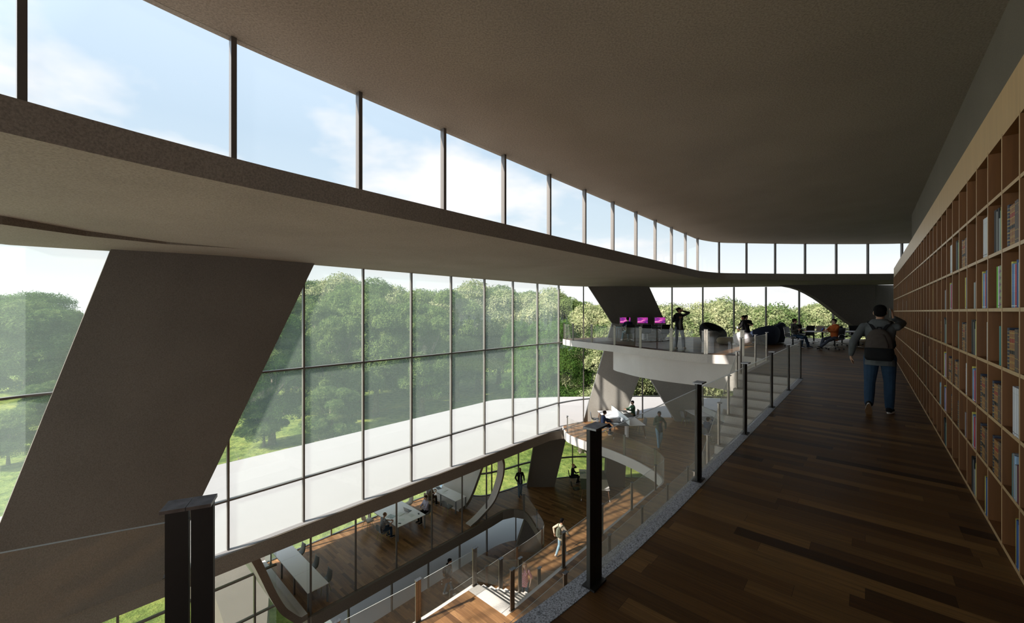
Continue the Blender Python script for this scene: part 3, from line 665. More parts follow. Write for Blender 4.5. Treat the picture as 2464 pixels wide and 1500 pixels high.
dv = N(nt, 'ShaderNodeMath', operation='ADD'); dv.inputs[1].default_value = 0.22; L(sp.outputs[2], dv.inputs[0])
vx = N(nt, 'ShaderNodeMath', operation='DIVIDE'); L(sp.outputs[0], vx.inputs[0]); L(dv.outputs[0], vx.inputs[1])
vy = N(nt, 'ShaderNodeMath', operation='DIVIDE'); L(sp.outputs[1], vy.inputs[0]); L(dv.outputs[0], vy.inputs[1])
cb = N(nt, 'ShaderNodeCombineXYZ'); L(vx.outputs[0], cb.inputs[0]); L(vy.outputs[0], cb.inputs[1]); cb.inputs[2].default_value = 1.7
cn = N(nt, 'ShaderNodeTexNoise'); cn.inputs['Scale'].default_value = 0.85; cn.inputs['Detail'].default_value = 7; cn.inputs['Roughness'].default_value = 0.55
L(cb.outputs[0], cn.inputs['Vector'])
cm = N(nt, 'ShaderNodeMapRange'); cm.inputs[1].default_value = 0.50; cm.inputs[2].default_value = 0.60; L(cn.outputs['Fac'], cm.inputs[0])
mx = N(nt, 'ShaderNodeMix', data_type='RGBA'); L(cm.outputs[0], mx.inputs[0]); L(cr.outputs[0], mx.inputs[6]); mx.inputs[7].default_value = (0.84, 0.84, 0.85, 1)
dp = N(nt, 'ShaderNodeVectorMath', operation='DOT_PRODUCT'); dp.inputs[1].default_value = tuple(sd); L(tc.outputs['Generated'], dp.inputs[0])
pm_ = N(nt, 'ShaderNodeMapRange'); pm_.inputs[1].default_value = 0.45; pm_.inputs[2].default_value = 1.0; pm_.inputs[3].default_value = 1.0; pm_.inputs[4].default_value = 2.2; L(dp.outputs['Value'], pm_.inputs[0])
L(mx.outputs[2], bg.inputs[0]); L(pm_.outputs[0], bg.inputs[1])
sc_ = bpy.context.scene
sc_.view_settings.view_transform = 'Standard'; sc_.view_settings.look = 'None'; sc_.view_settings.gamma = 1; sc_.view_settings.exposure = 0.35; sc_.view_settings.use_curve_mapping = False
sc_.render.engine = 'CYCLES'
cy = sc_.cycles; cy.max_bounces = 8; cy.diffuse_bounces = 4; cy.glossy_bounces = 3; cy.transmission_bounces = 4; cy.transparent_max_bounces = 24
cy.caustics_reflective = False; cy.caustics_refractive = False; cy.sample_clamp_indirect = 6.0; cy.use_denoising = True
# ground
gm, nt, out = nmat('grass'); L = nt.links.new
b = N(nt, 'ShaderNodeBsdfPrincipled'); b.inputs['Roughness'].default_value = 0.9; b.inputs['Specular IOR Level'].default_value = 0.1
tc = N(nt, 'ShaderNodeTexCoord'); n1 = N(nt, 'ShaderNodeTexNoise'); n1.inputs['Scale'].default_value = 0.9; n1.inputs['Detail'].default_value = 8; n1.inputs['Roughness'].default_value = 0.65
n2 = N(nt, 'ShaderNodeTexNoise'); n2.inputs['Scale'].default_value = 0.12; n2.inputs['Detail'].default_value = 3
L(tc.outputs['Object'], n1.inputs[0]); L(tc.outputs['Object'], n2.inputs[0])
cr = N(nt, 'ShaderNodeValToRGB'); e = cr.color_ramp.elements
e[0].position = 0.32; e[0].color = (0.050, 0.080, 0.018, 1); e[1].position = 0.66; e[1].color = (0.24, 0.27, 0.075, 1); x = e.new(0.48); x.color = (0.13, 0.18, 0.042, 1)
L(n1.outputs['Fac'], cr.inputs[0])
mx = N(nt, 'ShaderNodeMix', data_type='RGBA', blend_type='MULTIPLY'); mx.inputs[0].default_value = 0.5; L(cr.outputs[0], mx.inputs[6])
c2 = N(nt, 'ShaderNodeValToRGB'); c2.color_ramp.elements[0].position = 0.35; c2.color_ramp.elements[0].color = (0.35, 0.5, 0.3, 1); c2.color_ramp.elements[1].position = 0.6; c2.color_ramp.elements[1].color = (1.3, 1.15, 0.9, 1)
L(n2.outputs['Fac'], c2.inputs[0]); L(c2.outputs[0], mx.inputs[7]); L(mx.outputs[2], b.inputs['Base Color'])
bp = N(nt, 'ShaderNodeBump'); bp.inputs['Strength'].default_value = 1.0; bp.inputs['Distance'].default_value = 0.5; L(n1.outputs['Fac'], bp.inputs['Height']); L(bp.outputs[0], b.inputs['Normal'])
L(b.outputs[0], out.inputs[0])
m = MB(); nx, ny = 150, 120; gx = np.linspace(-150, 150, nx); gy = np.linspace(-10, 260, ny)
def ground_z(x, y):
    d = max(0, math.hypot(x, y)-45); return GR + 0.5*pnoise(Vector((x*0.06, y*0.06, 0))) + min(d*0.02, 2.0)*pnoise(Vector((x*0.02, y*0.02, 3)))
vs = [(x, y, ground_z(x, y)) for y in gy for x in gx]
m.add(vs, [(j*nx+i, j*nx+i+1, (j+1)*nx+i+1, (j+1)*nx+i) for j in range(ny-1) for i in range(nx-1)])
struct(m, 'ground', MATS['grass'], smooth=True)
struct(MB().prism([(-1500, -300), (1500, -300), (1500, 1800), (-1500, 1800)], GR-4.5, GR-4.0), 'sea', flat('sea_haze', (0.42, 0.46, 0.50), 0.4))
# ================================================================ furniture
def at(px, py, z):
    Y = F_PX*(EYE-z)/(py-750); return Vector(((px-1232)/F_PX*Y, Y, z))
def head(v):                                  # rotation about z that turns local +Y to plan direction v
    return math.atan2(v[1], v[0])-math.pi/2
S_, N_ = (UX, UY), (-UY, UX)
M_chrome = flat('polished_aluminium', (0.62, 0.60, 0.58), 0.22, 0.9)
M_blackleather = flat('black_leather', (0.012, 0.013, 0.015), 0.45)
M_plastic = flat('black_plastic', (0.015, 0.015, 0.015), 0.5)
M_shell = flat('grey_chair_shell', (0.16, 0.17, 0.18), 0.5)
M_taupe = flat('taupe_chair_shell', (0.36, 0.31, 0.27), 0.6)
M_yleg = flat('yellow_green_leg', (0.36, 0.34, 0.08), 0.4)
M_wtop = flat('white_laminate', (0.88, 0.86, 0.90), 0.45)
M_dtop = flat('charcoal_laminate', (0.055, 0.06, 0.068), 0.45)
M_gleg = flat('grey_steel_leg', (0.22, 0.24, 0.26), 0.4, 0.4)
M_wleg = flat('walnut_leg', (0.17, 0.08, 0.04), 0.5)
M_screen = flat('white_fabric_screen', (0.75, 0.77, 0.77), 0.8)
M_aqua = flat('aqua_glass_top', (0.16, 0.42, 0.45), 0.15)
M_navy = flat('navy_felt', (0.012, 0.022, 0.050), 0.85, noise=0.15, nscale=12)
M_inky = flat('ink_felt', (0.012, 0.015, 0.022), 0.85)
M_pale = flat('pale_lilac_felt', (0.60, 0.57, 0.62), 0.8)
M_beige = flat('beige_weave', (0.36, 0.30, 0.20), 0.7, noise=0.25, nscale=60)
M_paper = flat('white_paper', (0.78, 0.79, 0.80), 0.7)
M_mag = flat("printed_page", (0.40, 0.47, 0.50), 0.5, noise=0.6, nscale=18)
M_alu = flat('laptop_aluminium', (0.42, 0.40, 0.39), 0.35, 0.6)
M_dark = flat('dark_key_deck', (0.05, 0.055, 0.06), 0.4)
def screen_mat(name, ramp, strength):
    m, nt, out = nmat(name); L = nt.links.new
    tc = N(nt, 'ShaderNodeTexCoord'); mp = N(nt, 'ShaderNodeMapping'); mp.inputs['Rotation'].default_value = (0, math.radians(35), 0); mp.inputs['Scale'].default_value = (1.5, 1, 6)
    L(tc.outputs['Object'], mp.inputs['Vector'])
    n = N(nt, 'ShaderNodeTexNoise'); n.inputs['Scale'].default_value = 1.6; n.inputs['Detail'].default_value = 4; n.inputs['Distortion'].default_value = 1.0; L(mp.outputs[0], n.inputs['Vector'])
    cr = N(nt, 'ShaderNodeValToRGB'); e = cr.color_ramp.elements
    e[0].position = 0.30; e[0].color = col4(ramp[0]); e[1].position = 0.72; e[1].color = col4(ramp[-1])
    for i, c in enumerate(ramp[1:-1]): x = e.new(0.30+0.42*(i+1)/(len(ramp)-1)); x.color = col4(c)
    L(n.outputs['Fac'], cr.inputs[0])
    em = N(nt, 'ShaderNodeEmission'); em.inputs[1].default_value = strength; L(cr.outputs[0], em.inputs[0]); L(em.outputs[0], out.inputs[0]); return m
M_neb = screen_mat('nebula_desktop', [(0.03, 0.02, 0.12), (0.22, 0.03, 0.26), (0.65, 0.06, 0.36), (0.85, 0.45, 0.65)], 0.9)
M_lap1 = screen_mat('pale_page_screen', [(0.6, 0.62, 0.62), (0.75, 0.77, 0.78), (0.55, 0.6, 0.5), (0.8, 0.82, 0.82)], 0.85)
M_lap2 = screen_mat('blue_page_screen', [(0.2, 0.4, 0.6), (0.5, 0.65, 0.7), (0.25, 0.3, 0.3), (0.6, 0.7, 0.75)], 0.8)

def label_parts(**kw): pass
def office_chair(name='office_chair', loc=(0, 0, 0), rz=0, label='', group=None, plain=False):
    r = root(name, loc, rz, label, 'chair', group)
    # sling: one ribbed sheet running seat -> back
    prof = [(0.24, 0.455), (0.20, 0.475), (0.10, 0.46), (-0.05, 0.445), (-0.16, 0.445), (-0.215, 0.48), (-0.235, 0.56), (-0.245, 0.70), (-0.27, 0.83), (-0.30, 0.93)]
    pr = catmull([Vector((0, a, b)) for a, b in prof], 4); m = MB(); n = len(pr)
    vs = []
    for i, p in enumerate(pr):
        d = (pr[min(i+1, n-1)]-pr[max(i-1, 0)]).normalized(); nn = Vector((0, -d.z, d.y))*(0.013 + (0.004 if i % 2 else 0))
        for sx in (-0.235, 0.235): vs += [p+Vector((sx, 0, 0))+nn, p+Vector((sx, 0, 0))-nn]
    fs = []
    for i in range(n-1):
        a, b = 4*i, 4*i+4
        fs += [(a, a+2, b+2, b), (a+1, b+1, b+3, a+3), (a, b, b+1, a+1), (a+2, a+3, b+3, b+2)]
    fs += [(0, 1, 3, 2), (4*n-4, 4*n-2, 4*n-1, 4*n-3)]
    m.add(vs, fs); m.build('seat_and_back', M_blackleather, r, smooth=False)
    for sx in (-1, 1):
        MB().path([Vector((sx*0.245, p.y, p.z)) for p in pr[::2]], 0.011, 6).build('side_rail', M_chrome, r, smooth=True)
        MB().path(catmull([Vector((sx*0.25, 0.10, 0.45)), Vector((sx*0.29, 0.13, 0.56)), Vector((sx*0.30, 0.09, 0.655)), Vector((sx*0.30, -0.06, 0.665)), Vector((sx*0.285, -0.18, 0.60)), Vector((sx*0.25, -0.23, 0.55))], 3), 0.013, 6).build('armrest', M_chrome if plain else M_chrome, r, smooth=True)
    MB().tube((0, 0, 0.10), (0, 0, 0.42), 0.027, 10).build('column', M_plastic, r, smooth=True)
    MB().box((0, 0, 0.425), (0.30, 0.26, 0.03)).build('seat_mount', M_plastic, r)
    MB().tube((0, 0, 0.085), (0, 0, 0.14), 0.05, 12).build('hub', M_chrome, r, smooth=True)
    for k in range(5):
        a = 2*math.pi*k/5+0.3; d = Vector((math.cos(a), math.sin(a), 0))
        lg = MB().bar(d*0.03+Vector((0, 0, 0.12)), d*0.31+Vector((0, 0, 0.075)), 0.045, 0.03, w2=0.028, h2=0.018).build('base_leg', M_chrome, r)
        MB().tube(d*0.31+Vector((-d.y, d.x, 0))*-0.02+Vector((0, 0, 0.03)), d*0.31+Vector((-d.y, d.x, 0))*0.02+Vector((0, 0, 0.03)), 0.03, 10).build('caster', M_plastic, lg, smooth=True)
    return r
def shell_chair(loc, rz, label, shell=None, legs=None, group=None, name='shell_chair'):
    r = root(name, loc, rz, label, 'chair', group)
    prof = [(0.22, 0.44), (0.19, 0.462), (0.06, 0.452), (-0.10, 0.445), (-0.18, 0.475), (-0.215, 0.56), (-0.235, 0.68), (-0.25, 0.80), (-0.262, 0.84)]
    pr = catmull([Vector((0, a, b)) for a, b in prof], 3); m = MB(); n = len(pr); K = 9; vs = []
    for sgn in (1, -1):
        for i, p in enumerate(pr):
            f = i/(n-1); hw = 0.225 if f < 0.55 else 0.225-0.05*((f-0.55)/0.45)**2
            d = (pr[min(i+1, n-1)]-pr[max(i-1, 0)]).normalized(); nn = Vector((0, -d.z, d.y))
            for k in range(K):
                u = -1+2*k/(K-1); cur = 0.045*u*u*(1 if 0.1 < f else f*10)
                vs.append(p+Vector((u*hw, 0, 0))+nn*(cur+sgn*0.006))
    g = lambda s, i, k: s*n*K+i*K+k
    fs = []
    for i in range(n-1):
        for k in range(K-1):
            fs += [(g(0, i, k), g(0, i, k+1), g(0, i+1, k+1), g(0, i+1, k)), (g(1, i, k), g(1, i+1, k), g(1, i+1, k+1), g(1, i, k+1))]
    for i in range(n-1): fs += [(g(0, i, 0), g(0, i+1, 0), g(1, i+1, 0), g(1, i, 0)), (g(0, i, K-1), g(1, i, K-1), g(1, i+1, K-1), g(0, i+1, K-1))]
    for k in range(K-1): fs += [(g(0, 0, k), g(1, 0, k), g(1, 0, k+1), g(0, 0, k+1)), (g(0, n-1, k), g(0, n-1, k+1), g(1, n-1, k+1), g(1, n-1, k))]
    m.add(vs, fs); m.build('seat_shell', shell or M_shell, r, smooth=True)
    lm = legs or M_yleg
    for sx, sy in ((-1, 1), (1, 1), (-1, -1), (1, -1)):
        MB().tube((sx*0.14, sy*0.12-0.02, 0.435), (sx*0.22, sy*0.21-0.02, 0.0), 0.012, 8, 0.009).build('leg', lm, r, smooth=True)
    MB().box((0, -0.02, 0.432), (0.30, 0.28, 0.012)).build('underframe', M_gleg, r)
    return r
def laptop(loc, rz, label, scr=None, open_deg=110, body=None):
    r = root('laptop', loc, rz, label, 'laptop')
    MB().box((0, 0, 0.009), (0.34, 0.24, 0.018)).build('keyboard_base', [body or M_dark], r, bevel=0.004)
    a = math.radians(open_deg); rot = Matrix.Rotation(-(a-math.pi/2), 3, 'X')
    c = Vector((0, 0.115, 0.018)) + rot @ Vector((0, 0, 0.115))
    lid = MB().box(c, (0.34, 0.008, 0.23), rot=rot).build('lid', body or M_alu, r)
    cs = Vector((0, 0.115, 0.018)) + rot @ Vector((0, -0.0055, 0.117))
    MB().box(cs, (0.315, 0.003, 0.20), rot=rot).build('display', scr or M_lap1, lid)
    return r
def flatthing(name, loc, rz, size, mat, label, cat):
    o = MB().box((0, 0, size[2]/2), size).build(name, mat, None, loc=loc, rz=rz); return tag(o, label, cat)
def desktop_computer(loc, rz, label):
    r = root('desktop_computer', loc, rz, label, 'computer')
    b = MB().box((0, 0, 0.34), (0.65, 0.035, 0.44)).build('housing', M_alu, r, bevel=0.01)
    MB().box((0, -0.019, 0.375), (0.645, 0.004, 0.365)).build('bezel', M_black, b)
    MB().box((0, -0.022, 0.375), (0.60, 0.004, 0.325)).build('display', M_neb, b)
    st = MB(); st.add([(-.09, .02, .20), (.09, .02, .20), (.09, .03, .20), (-.09, .03, .20), (-.10, .06, .012), (.10, .06, .012), (.10, .10, .012), (-.10, .10, .012)], [(0, 3, 2, 1), (4, 5, 6, 7), (0, 1, 5, 4), (1, 2, 6, 5), (2, 3, 7, 6), (3, 0, 4, 7)])
    st.build('stand', M_alu, r); MB().box((0, 0.03, 0.006), (0.22, 0.17, 0.012)).build('foot_plate', M_alu, r)
    return r

# lounge: computer desk ----------------------------------------------------
d = root('computer_desk', (7.62, 23.3, 0), 0, 'long glass-topped computer desk against the dark leaning pier', 'desk')
MB().box((0, 0, 0.75), (3.1, 0.72, 0.024)).build('glass_top', M_aqua, d)
for x in (-1.42, 1.42):
    for y in (-0.28, 0.28): MB().tube((x, y, 0.738), (x+0.04*(1 if x > 0 else -1), y, 0), 0.022, 8, 0.015).build('leg', M_gleg, d, smooth=True)
MB().box((0, 0, 0.37), (0.03, 0.55, 0.735)).build('centre_support', M_wtop, d)
for x, t_ in ((-1.0, 'violet-screened computer in front of the seated boy in navy'), (0.02, 'violet-screened computer standing in the middle of the glass desk'), (1.03, 'violet-screened computer at the window end of the glass desk')):
    desktop_computer((7.62+x, 23.3, 0.762), 0, t_)
    tag(MB().box((0, 0, 0.008), (0.42, 0.13, 0.014)).build('keyboard', M_wtop, None, loc=(7.62+x, 22.98, 0.762)), 'white keyboard in front of the ' + {'v': t_.split('computer ')[1]}['v'], 'keyboard')
cb_ = root('drawer_cabinet', (7.98, 23.1, 0), 0, 'white drawer cabinet under the glass computer desk', 'cabinet')
MB().box((0, 0, 0.29), (0.42, 0.5, 0.56)).build('carcass', M_drum, cb_)
for k in range(3): q = MB().box((0, -0.262, 0.12+0.18*k), (0.40, 0.02, 0.165)).build('drawer', M_taupe, cb_); MB().box((0, -0.278, 0.16+0.18*k), (0.14, 0.012, 0.015)).build('handle', M_gleg, q)
office_chair('office_chair', (6.52, 22.25, 0), 0.08, 'black office chair the boy in navy sits on', group=None)
office_chair('office_chair', (7.50, 22.30, 0), -0.15, 'empty black office chair at the middle computer', group=None)
office_chair('office_chair', (8.50, 22.35, 0), 0.12, 'empty black office chair at the window-end computer', group=None)
for x, t_ in ((6.75, 'small beige socket plate low on the pier below the first computer'), (8.78, 'small beige socket plate low on the pier below the last computer')):
    s_ = root('wall_socket', (x, 24.94, 0.45), 0, t_, 'socket')
    MB().box((0, 0, 0.0), (0.09, 0.015, 0.15)).build('plate', M_taupe, s_); MB().box((0, -0.01, 0), (0.045, 0.008, 0.07)).build('outlet', M_dark, s_)

# cocoon chairs -----------------------------------------------------------
def cocoon(loc, rz, label, mat_out, mat_in, sx=0.72, sy=0.62, h=1.02, seat=0.42, name='lounge_chair'):
    r = root(name, loc, rz, label, 'armchair')
    m = MB(); n = 36; rows = 12; vs = []
    def ring(f, rin):
        out = []
        for k in range(n):
            a = 2*math.pi*k/n; front = max(0.0, math.cos(a-math.pi/2))      # +Y is the open front
            ab = 0.5-0.5*math.cos(a-math.pi/2); top = h*(0.46+0.54*ab**0.75); z = 0.04 + (top-0.04)*math.sin(f*math.pi/2)**0.9
            bulge = 0.72+0.30*math.sin(math.pi*min(1, f*0.85+0.14))
            rr = rin*bulge
            out.append((sx*rr*math.cos(a), sy*rr*math.sin(a), z))
        return out
    for i in range(rows+1): vs += ring(i/rows, 1.0)
    o2 = len(vs)
    for i in range(rows, 3, -1): vs += [(x, y, max(z-0.02, seat-0.05) if i < rows else z) for x, y, z in ring(i/rows, 0.80)]
    fs = [(i*n+k, i*n+(k+1) % n, (i+1)*n+(k+1) % n, (i+1)*n+k) for i in range(rows) for k in range(n)]
    fs += [(rows*n+k, rows*n+(k+1) % n, o2+(k+1) % n, o2+k) for k in range(n)]
    ri = rows-4+0
    for i in range(ri): fs += [(o2+i*n+k, o2+i*n+(k+1) % n, o2+(i+1)*n+(k+1) % n, o2+(i+1)*n+k) for k in range(n)]
    fs += [tuple(range(n-1, -1, -1)), tuple(o2+ri*n+k for k in range(n))]
    m.add(vs, fs); m.build('outer_shell', mat_out, r, smooth=True)
    MB().lathe([(0.02, 0.0), (0.9, 0.0), (1.0, 0.05), (1.0, 0.12), (0.9, 0.17), (0.02, 0.18)], (0, 0.03, seat-0.12), 28, sx=sx*0.74, sy=sy*0.72).build('seat_cushion', mat_in, r, smooth=True)
    MB().lathe([(0.02, 0.0), (0.5, 0.0), (0.5, 0.04), (0.02, 0.04)], (0, 0, 0), 20, sx=sx, sy=sy).build('plinth', M_plastic, r, smooth=False)
    return r
cocoon((10.80, 21.4, 0), math.radians(-158), 'ink-black rounded lounge chair beyond the railing, open towards the coffee table', M_inky, M_inky, 0.70, 0.62, 1.06)
cocoon((12.75, 20.15, 0), math.radians(12), 'navy rounded lounge chair showing its low curved back', M_navy, M_navy, 0.74, 0.60, 0.95)
cocoon((13.75, 21.05, 0), math.radians(60), 'taller navy lounge chair behind the low one', M_navy, M_navy, 0.60, 0.62, 1.08)
r = root('footstool', (11.2, 19.3, 0), 0, 'pale lilac rounded footstool the woman in black sits on', 'stool')
MB().lathe([(0.05, 0.0), (0.26, 0.02), (0.38, 0.14), (0.42, 0.32), (0.38, 0.50), (0.26, 0.60), (0.05, 0.62)], (0, 0, 0.02), 28).build('cushion_body', M_pale, r, smooth=True)
MB().lathe([(0.02, 0), (0.22, 0), (0.22, 0.03), (0.02, 0.03)], (0, 0, 0), 20).build('plinth', M_plastic, r)
r = root('coffee_table', (11.0, 20.22, 0), 0.1, 'low beige pill-shaped coffee table between the lounge chairs', 'table')
pts = [(0.58+0.0, 0)]; 
MB().lathe([(0.02, 0.0), (0.80, 0.0), (0.94, 0.05), (1.0, 0.15), (0.94, 0.26), (0.80, 0.31), (0.02, 0.31)], (0, 0, 0.03), 36, sx=0.62, sy=0.36).build('drum_body', M_beige, r, smooth=True)
MB().lathe([(0.02, 0), (0.74, 0), (0.74, 0.006), (0.02, 0.006)], (0, 0, 0.341), 30, sx=0.62, sy=0.36).build('table_top', M_taupe, r)

# conference tables ---------------------------------------------------------
def oval_table(loc, rz, sx, sy, label):
    r = root('meeting_table', loc, rz, label, 'table')
    MB().lathe([(0.02, 0), (0.985, 0), (1.0, 0.012), (0.985, 0.028), (0.02, 0.028)], (0, 0, 0.715), 48, sx=sx, sy=sy).build('table_top', M_wtop, r)
    for x in (-sx*0.5, sx*0.5):
        l = MB().tube((x, 0, 0.715), (x, 0, 0.06), 0.035, 12).build('leg', M_plastic, r, smooth=True)
        for dx, dy in ((1, 0), (-1, 0), (0, 1), (0, -1)): MB().bar((x, 0, 0.05), (x+dx*0.30, dy*0.30, 0.02), 0.05, 0.03, w2=0.03, h2=0.02).build('foot', M_chrome, l)
    return r
oval_table((15.1, 18.3, 0), 0.0, 1.65, 0.62, 'long white oval table in front, with the open laptop on it')
oval_table((17.0, 21.6, 0), 0.0, 1.25, 0.58, 'white oval table farther back near the lounge windows')
laptop((14.15, 18.35, 0.745), math.radians(180-12), 'open laptop on the front white oval table, its brown lid to us', M_lap1, 100, M_taupe)
for (x, y, a, t_) in ((13.15, 18.64, -150, 'black ribbed chair the boy in the grey hoodie sits on'),
                      (13.98, 17.25, 100, 'black ribbed chair under the boy in the orange hoodie'),
                      (15.2, 20.6, 10, 'empty ribbed black chair behind the brown-lidded laptop'),
                      (15.75, 21.9, 160, 'empty chair with its back above the far oval table end'),
                      (16.0, 19.3, 178, 'empty black chair tucked at the rear side of the front table'),
                      (17.3, 19.9, 175, 'black chair with tan side rails between the two oval tables')):
    office_chair('office_chair', (x, y, 0), math.radians(a), t_)
r = root('low_cabinet', (16.4, 16.9, 0), math.radians(48), 'low white cabinet past the bookcase end', 'cabinet')
MB().box((0, 0, 0.37), (0.9, 0.45, 0.72)).build('carcass', M_drum, r)
for k in (-1, 1):
    q = MB().box((k*0.22, -0.235, 0.37), (0.42, 0.02, 0.66)).build('door', M_wtop, r); MB().tube((k*0.05, -0.245, 0.5), (k*0.05, -0.27, 0.5), 0.015, 10).build('knob', M_plastic, q, smooth=True)

# desk clusters -----------------------------------------------------------------
def desk_cluster(name, loc, rz, cols, W, Lg, label, screen=True):
    """2 x 2 tops; cols: materials [(left near),(left far),(right near),(right far)]"""
    r = root(name, loc, rz, label, 'desk')
    k = 0
    for sx in (-1, 1):
        for sy in (-1, 1):
            MB().box((sx*(W/4+0.01), sy*(Lg/4), 0.728), (W/2-0.02, Lg/2-0.006, 0.026)).build('desk_top', cols[k], r); k += 1
            x, y = sx*(W/2-0.10), sy*(Lg/2-0.12)
            MB().tube((x, y, 0.715), (x+sx*0.09, y+sy*0.10, 0.12), 0.026, 8, 0.017).build('leg', M_wleg, r, smooth=True)
            MB().tube((x+sx*0.09, y+sy*0.10, 0.12), (x+sx*0.105, y+sy*0.118, 0.0), 0.017, 8, 0.012).build('leg_tip', M_wtop, r, smooth=True)
    MB().box((0, -Lg/2+0.5, 0.35), (0.10, 0.35, 0.70)).build('pedestal', M_wtop, r); MB().box((0, Lg/2-0.5, 0.35), (0.10, 0.35, 0.70)).build('pedestal', M_wtop, r)
    if screen:
        for sy in (-1, 1):
            q = MB().box((0, sy*Lg/4, 0.915), (0.028, Lg/2-0.02, 0.33)).build('divider_screen', M_screen, r)
            MB().box((0, sy*Lg/4, 1.085), (0.034, Lg/2-0.01, 0.014)).build('screen_rim', M_gleg, q)
    return r
desk_cluster('desk_cluster', (6.27, 23.12, L2), math.radians(3.2), [M_dtop, M_wtop, M_wtop, M_dtop], 1.76, 3.25, 'four-seat white and charcoal desk group with a white divider, by the sunlit pier')
desk_cluster('desk_cluster', (11.75, 23.35, L2), math.radians(1.8), [M_dtop, M_wtop, M_wtop, M_dtop], 1.80, 3.2, 'four-seat white and charcoal desk group beyond the boy in the blue hoodie')
desk_cluster('work_table', (5.30, 25.9, L3), math.radians(-7), [M_dtop, M_wtop, M_wtop, M_dtop], 1.72, 3.1, 'checkered white and charcoal work table on the lower floor beside the woman in black', screen=False)
shell_chair((5.08, 22.35, L2), math.radians(-90), 'grey shell chair under the boy in navy at the charcoal desk')
shell_chair((5.02, 24.05, L2), math.radians(-95), 'grey chair pulled to the white desk beside the sunlit pier')
shell_chair((7.55, 24.7, L2), math.radians(90), 'taupe shell chair under the man in the green sweater', M_taupe, M_gleg)
shell_chair((7.35, 22.75, L2), math.radians(95), 'grey chair tucked under the white desk near the walking man in green', M_shell, M_gleg)
shell_chair((10.62, 24.2, L2), math.radians(-85), 'grey chair with a bright yellow leg at the second desk group')
shell_chair((12.95, 24.7, L2), math.radians(95), 'taupe chair on the window side of the second desk group', M_taupe)
shell_chair((12.95, 23.2, L2), math.radians(88), 'taupe chair nearer the stairs at the second desk group', M_taupe)
shell_chair((10.25, 20.95, L2), math.radians(-58), 'grey chair under the boy in the blue hoodie')
shell_chair((4.12, 27.05, L3), math.radians(-92), 'black chair under the woman on the phone', M_plastic, M_gleg)
shell_chair((4.05, 25.25, L3), math.radians(-85), 'black chair pushed under the checkered work table', M_plastic, M_wleg)
laptop((5.98, 22.25, L2+0.741), math.radians(-92), 'open laptop on the charcoal desk in front of the boy in navy', M_lap1, 108, M_dark)
laptop((6.55, 24.55, L2+0.741), math.radians(88), 'open laptop facing the man in the green sweater', M_lap1, 105)
flatthing('sheet_of_paper', (5.72, 21.85, L2+0.741), 0.1, (0.30, 0.21, 0.003), M_paper, 'white sheet on the charcoal desk beside the laptop', 'paper')
flatthing('open_book', (5.75, 23.0, L2+0.741), 0.3, (0.42, 0.28, 0.02), M_paper, 'open white book behind the boy in navy\'s laptop', 'book')
flatthing('open_book', (6.75, 24.0, L2+0.741), 0.1, (0.40, 0.28, 0.02), M_paper, 'open book near the green sweater man\'s hands', 'book')
flatthing('stack_of_papers', (6.62, 24.3, L2+0.741), -0.2, (0.3, 0.22, 0.03), M_paper, 'small stack of papers by the green sweater man\'s laptop', 'papers')
flatthing('magazine', (4.78, 26.9, L3+0.741), 0.2, (0.42, 0.30, 0.01), M_mag, 'open magazine in front of the woman in black', 'magazine')
flatthing('notepad', (4.85, 26.35, L3+0.741), 0.0, (0.26, 0.34, 0.008), M_paper, 'white notepad beside the open magazine on the checkered table', 'notepad')

# glazed room -------------------------------------------------------------------
A_S = DIRS-math.pi/2        # rotation turning local +Y to the corridor direction
def long_table(s0, s1, t0, t1, nseg, label, seams_across=True, name='long_table'):
    c = ST((s0+s1)/2, (t0+t1)/2, L3); r = root(name, c, DIRS, label, 'table')
    W, Lg = s1-s0, t1-t0
    for k in range(nseg):
        y = -Lg/2+Lg*(k+0.5)/nseg
        MB().box((0, y, 0.728), (W, Lg/nseg-0.008, 0.026)).build('table_top', M_wtop, r)
    for k in range(nseg+1):
        y = -Lg/2+Lg*k/nseg; y = max(-Lg/2+0.04, min(Lg/2-0.04, y))
        for sx in (-1, 1): MB().box((sx*(W/2-0.035), y, 0.3575), (0.06, 0.06, 0.715)).build('leg', M_gleg, r)
    for sx in (-1, 1): MB().box((sx*(W/2-0.035), 0, 0.69), (0.03, Lg-0.2, 0.045)).build('rail', M_gleg, r)
    return r
long_table(6.22, 7.02, 16.15, 20.5, 3, 'long white three-part table at the curved end of the glazed room')
long_table(11.15, 12.85, 17.7, 20.55, 2, 'wide white table where the man in the plaid shirt works', name='wide_table')
long_table(14.9, 15.72, 17.65, 20.5, 2, 'narrow white table by the curved wall with a blue-screened laptop')
for t_, w_ in ((19.7, 'grey chair at the window end of the empty long table'), (18.2, 'grey chair halfway along the empty long table'), (16.9, 'grey chair at the inner end of the empty long table')):
    shell_chair(ST(7.12, t_, L3), A_S+math.pi, w_)
shell_chair(ST(10.78, 18.45, L3), A_S, 'grey chair under the man in the plaid shirt')
shell_chair(ST(10.8, 20.0, L3), A_S+0.1, 'empty taupe chair behind the plaid shirt man, nearer the window', M_taupe)
shell_chair(ST(13.3, 18.4, L3), A_S+math.pi, 'dark grey chair under the man in a white shirt and tie')
shell_chair(ST(13.25, 20.05, L3), A_S+math.pi-0.1, 'taupe chair at the window side of the wide white table', M_taupe)
shell_chair(ST(14.5, 19.55, L3), A_S, 'taupe chair under the person in the brown T-shirt', M_taupe)
shell_chair(ST(14.62, 18.0, L3), A_S+0.05, 'empty grey chair tucked under the narrow white table')
zt = L3+0.741
laptop(ST(12.45, 18.75, zt), A_S+math.pi+0.15, 'open laptop in front of the man in the white shirt', M_lap1, 108)
laptop(ST(15.3, 19.75, zt), A_S-0.2, 'laptop with a blue screen on the narrow white table', M_lap2, 108)
